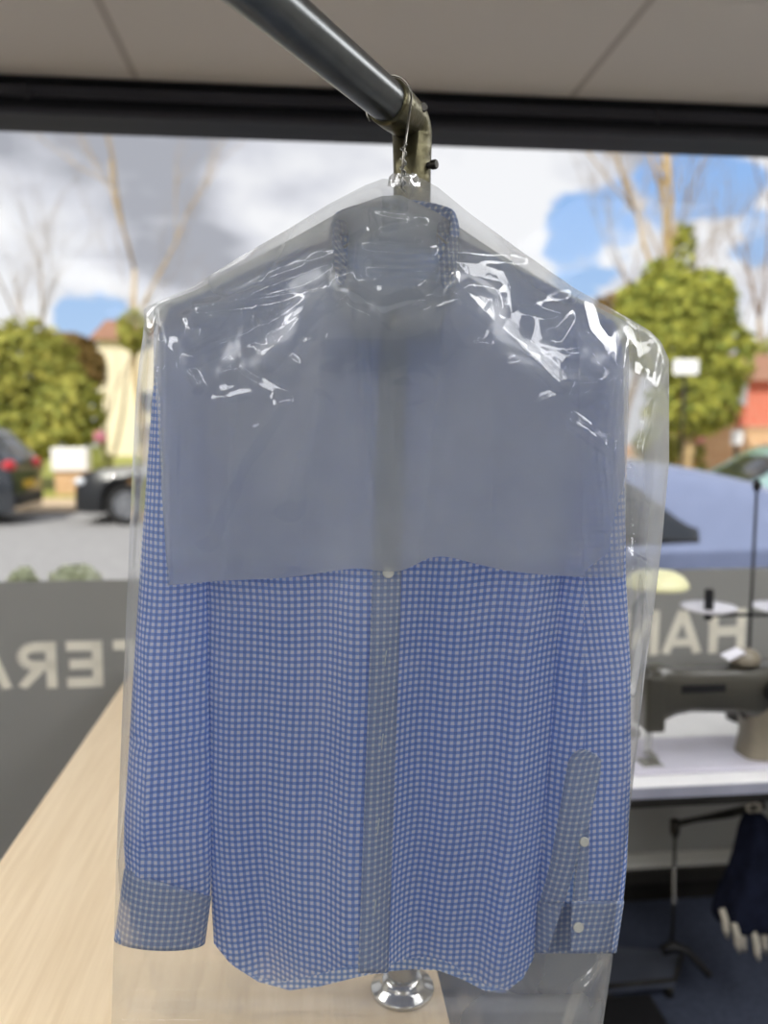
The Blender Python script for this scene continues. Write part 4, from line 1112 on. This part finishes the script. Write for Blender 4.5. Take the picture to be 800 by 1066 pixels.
# plants outside the window sill at left
for k, (px, py, rx) in enumerate(((78, 600, 24), (24, 604, 12))):
    Yp = 2.95; c = atY(px, py, Yp)
    pr = empty('potted_plant', (c.x, Yp, ZG+.06), ('leafy plant in a stone pot outside the window, directly above the letter E', 'small plant in a stone pot outside the window above the letter R')[k], 'plant')
    ztop = c.z-.06
    bm = bmesh.new(); lathe(bm, [(0, 0), (.045, 0), (.06, .35), (.07, .68), (.076, ztop-ZG-.12), (.066, ztop-ZG-.10), (.056, ztop-ZG-.14), (0, ztop-ZG-.14)], (c.x, Yp, ZG+.06), n=26); obj('pot', bm, M['paving'], pr)
    leaves('foliage', [(c.x, Yp, c.z-.02, rx/F*Yp, .08, .06)], 420, .022, leaf_mat('soft_grey_green_leaves', (236, 238, 214), (200, 206, 172)), pr)
# ---- buildings, walls and signs
cream = pmat('cream_render', (234, 222, 196), .9, noise_amt=.05); tile = pmat('brown_roof_tile', (150, 110, 88), .9, noise_amt=.2, scale=4)
brick = brick_mat('red_brick', (206, 104, 80), (188, 88, 66), (206, 180, 160)); brick2 = brick_mat('tan_brick', (208, 168, 122), (190, 148, 104), (210, 196, 176))
def house(label, x0, x1, y0, y1, z1, zr, m, wins):
    r = empty('house', ((x0+x1)/2, (y0+y1)/2, ZG), label, 'house')
    boxobj('walls', (x0, x1, y0, y1, ZG, z1), m, r, bevel=0)
    bm = bmesh.new(); e = .35; yc = (y0+y1)/2
    v = [bm.verts.new(p) for p in ((x0-e, y0-e, z1), (x1+e, y0-e, z1), (x1+e, y1+e, z1), (x0-e, y1+e, z1), (x0-e, yc, zr), (x1+e, yc, zr))]
    for f in ((0, 1, 5, 4), (2, 3, 4, 5), (3, 0, 4), (1, 2, 5), (3, 2, 1, 0)): bm.faces.new([v[i] for i in f])
    obj('roof', bm, tile, r, smooth=False)
    for (xa, xb, za, zb) in wins:
        wf = boxobj('window', (xa, xb, y0-.06, y0-.001, za, zb), M['sill'], r, bevel=0); boxobj('pane', (xa+.07, xb-.07, y0-.075, y0-.061, za+.07, zb-.07), M['cglass'], wf, bevel=0)
    return r
a = atY(108, 425, 42); zt = atY(120, 358, 42).z
house('cream rendered house across the road, just left of the bag', a.x-.2, a.x+7, 42, 49, zt+.2, zt+1.6, cream, [(a.x+1.6, a.x+2.6, 2.2, 3.3), (a.x+3.4, a.x+4.4, 2.2, 3.3), (a.x+1.6, a.x+2.6, .5, 1.6)])
a = atY(776, 445, 27)
house('red brick house at the far right edge of the window', a.x, a.x+8, 27, 33, atY(780, 397, 27).z, atY(780, 397, 27).z+1.2, brick, [(a.x+2, a.x+3, 1.0, 2.0), (a.x+4.4, a.x+5.4, 1.0, 2.0)])
gw_ = empty('garden_wall', (-5.2, 18.6, ZG+.1), 'low tan brick garden wall with white coping between the two dark cars', 'wall')
xa = atY(58, 480, 18.6).x; xb = atY(140, 480, 18.6).x
boxobj('wall_bricks', (xa, xb, 18.5, 18.7, ZG+.1, atY(70, 490, 18.6).z), brick2, gw_, bevel=0); boxobj('white_coping', (xa-.05, atY(93, 480, 18.6).x, 18.42, 18.78, atY(70, 490, 18.6).z, atY(70, 466, 18.6).z), M['white'], gw_, bevel=.02)
gw_ = empty('garden_wall', (8.6, 19, ZG+.12), 'low tan brick garden wall in front of the red brick house', 'wall')
boxobj('wall_bricks', (atY(730, 470, 19).x, atY(900, 470, 19).x, 18.9, 19.1, ZG+.12, atY(770, 446, 19).z), brick2, gw_, bevel=0)
boxobj('wall_coping', (atY(730, 470, 19).x-.05, atY(900, 470, 19).x, 18.85, 19.15, atY(770, 446, 19).z, atY(770, 444, 19).z), M['paving'], gw_, bevel=.01)
def sign(label, px0, px1, py0, py1, Y, gz, rnd=.05):
    p0, p1 = atY(px0, py1, Y), atY(px1, py0, Y); r = empty('sign_board', ((p0.x+p1.x)/2, Y, gz), label, 'sign')
    boxobj('board', (p0.x, p1.x, Y-.02, Y+.02, p0.z, p1.z), M['white'], r, bevel=rnd*.3)
    bm = bmesh.new(); tube(bm, [((p0.x+p1.x)/2, Y+.05, gz), ((p0.x+p1.x)/2, Y+.05, p1.z)], .03, 10); obj('pole', bm, M['iron'], r)
sign('blank white oblong board on a pole beside the right edge of the bag', 701, 728, 374, 390, 15.0+1.0, ZG+.06)
sign('blank white upright board by the red brick house', 765, 779, 399, 422, 18.0, ZG+.06)
sign('small blank white board low in front of the tan garden wall', 761, 774, 448, 463, 17.2, ZG+.06)

# ================================================================== SKY AND SUN
w = bpy.data.worlds.new('sky'); bpy.context.scene.world = w; w.use_nodes = True
N, L = w.node_tree.nodes, w.node_tree.links; N.clear()
out = N.new('ShaderNodeOutputWorld'); bgn = N.new('ShaderNodeBackground'); L.new(bgn.outputs[0], out.inputs[0])
tc = N.new('ShaderNodeTexCoord'); nv_ = N.new('ShaderNodeVectorMath'); nv_.operation = 'NORMALIZE'; L.new(tc.outputs['Generated'], nv_.inputs[0])
sp = N.new('ShaderNodeSeparateXYZ'); L.new(nv_.outputs[0], sp.inputs[0])
mp = N.new('ShaderNodeMapping'); mp.inputs['Scale'].default_value = (2.4, 2.4, 5.0); mp.inputs['Location'].default_value = (3.1, 1.4, .6); L.new(nv_.outputs[0], mp.inputs[0])
n1 = N.new('ShaderNodeTexNoise'); n1.inputs['Scale'].default_value = 4.5; n1.inputs['Detail'].default_value = 9; n1.inputs['Roughness'].default_value = .55; L.new(mp.outputs[0], n1.inputs['Vector'])
n2 = N.new('ShaderNodeTexNoise'); n2.inputs['Scale'].default_value = 2.6; n2.inputs['Detail'].default_value = 7; L.new(mp.outputs[0], n2.inputs['Vector'])
blue = N.new('ShaderNodeValToRGB'); blue.color_ramp.elements[0].color = lin((190, 214, 240)); blue.color_ramp.elements[1].color = lin((120, 168, 234)); blue.color_ramp.elements[1].position = .4
L.new(sp.outputs[2], blue.inputs[0])
def blob(px, py, rad):
    v = ray(px, py).normalized(); d = N.new('ShaderNodeVectorMath'); d.operation = 'DOT_PRODUCT'; L.new(nv_.outputs[0], d.inputs[0]); d.inputs[1].default_value = v
    mr = N.new('ShaderNodeMapRange'); mr.interpolation_type = 'SMOOTHSTEP'; L.new(d.outputs['Value'], mr.inputs[0])
    mr.inputs[1].default_value = math.cos(math.radians(rad)); mr.inputs[2].default_value = math.cos(math.radians(rad*.1)); return mr.outputs[0]
def acc(lst):
    s = None
    for v in lst: s = v if s is None else mnode(N, L, 'MAXIMUM', s, v)
    return s
hole = acc([blob(622, 232, 4.6), blob(708, 195, 4.6), blob(598, 272, 3.4), blob(752, 195, 3.6), blob(785, 245, 2.6), blob(112, 345, 3.2), blob(85, 335, 2.4)])
grey = acc([blob(90, 190, 9), blob(180, 205, 8), blob(10, 190, 8), blob(290, 150, 7), blob(200, 260, 5)])
white = acc([blob(30, 255, 7), blob(40, 320, 5), blob(330, 200, 8), blob(540, 200, 10), blob(790, 160, 6), blob(760, 330, 6)])
mask = mnode(N, L, 'SUBTRACT', mnode(N, L, 'ADD', mnode(N, L, 'MULTIPLY', n1.outputs['Fac'], 2.0), -.12), mnode(N, L, 'MULTIPLY', hole, .62))
mr = N.new('ShaderNodeMapRange'); mr.interpolation_type = 'SMOOTHSTEP'; L.new(mask, mr.inputs[0]); mr.inputs[1].default_value = .32; mr.inputs[2].default_value = .60
sh_ = mnode(N, L, 'SUBTRACT', mnode(N, L, 'ADD', mnode(N, L, 'SUBTRACT', mnode(N, L, 'MULTIPLY', n2.outputs['Fac'], 1.7), .36), mnode(N, L, 'MULTIPLY', white, .24)), mnode(N, L, 'MULTIPLY', grey, .20))
cr = N.new('ShaderNodeValToRGB'); cr.color_ramp.elements[0].position = .2; cr.color_ramp.elements[0].color = lin((172, 173, 182)); cr.color_ramp.elements[1].position = .72; cr.color_ramp.elements[1].color = lin((244, 243, 246))
e = cr.color_ramp.elements.new(.46); e.color = lin((218, 218, 226)); L.new(sh_, cr.inputs[0])
L.new(mixcol(N, L, mr.outputs[0], blue.outputs[0], cr.outputs[0]), bgn.inputs[0]); bgn.inputs[1].default_value = .92
sd = bpy.data.lights.new('sun', 'SUN'); sd.energy = 4.2; sd.angle = math.radians(.6); sd.color = (1, .95, .86)
so = bpy.data.objects.new('sun', sd); C.objects.link(so); so.location = (-3, -6, 12)
so.rotation_euler = Vector((.42, .72, -.80)).to_track_quat('-Z', 'Y').to_euler()

# ================================================================== CAMERA
cd = bpy.data.cameras.new('camera'); cam = bpy.data.objects.new('camera', cd); C.objects.link(cam)
cam.matrix_world = Matrix(((RT.x, UP.x, -FW.x, CAM.x), (RT.y, UP.y, -FW.y, CAM.y), (RT.z, UP.z, -FW.z, CAM.z), (0, 0, 0, 1)))
cd.sensor_fit = 'VERTICAL'; cd.sensor_height = 36; cd.sensor_width = 27; cd.lens = 36*F/H; cd.clip_start = .02; cd.clip_end = 300
cd.dof.use_dof = True; cd.dof.focus_distance = .755; cd.dof.aperture_fstop = cd.lens*.001/.0092
sc = bpy.context.scene; sc.camera = cam
sc.view_settings.view_transform = 'Standard'; sc.view_settings.look = 'None'; sc.view_settings.exposure = .24; sc.view_settings.gamma = 1; sc.view_settings.use_curve_mapping = False
sc.cycles.transparent_max_bounces = 32; sc.cycles.max_bounces = 14; sc.cycles.transmission_bounces = 12; sc.cycles.diffuse_bounces = 6
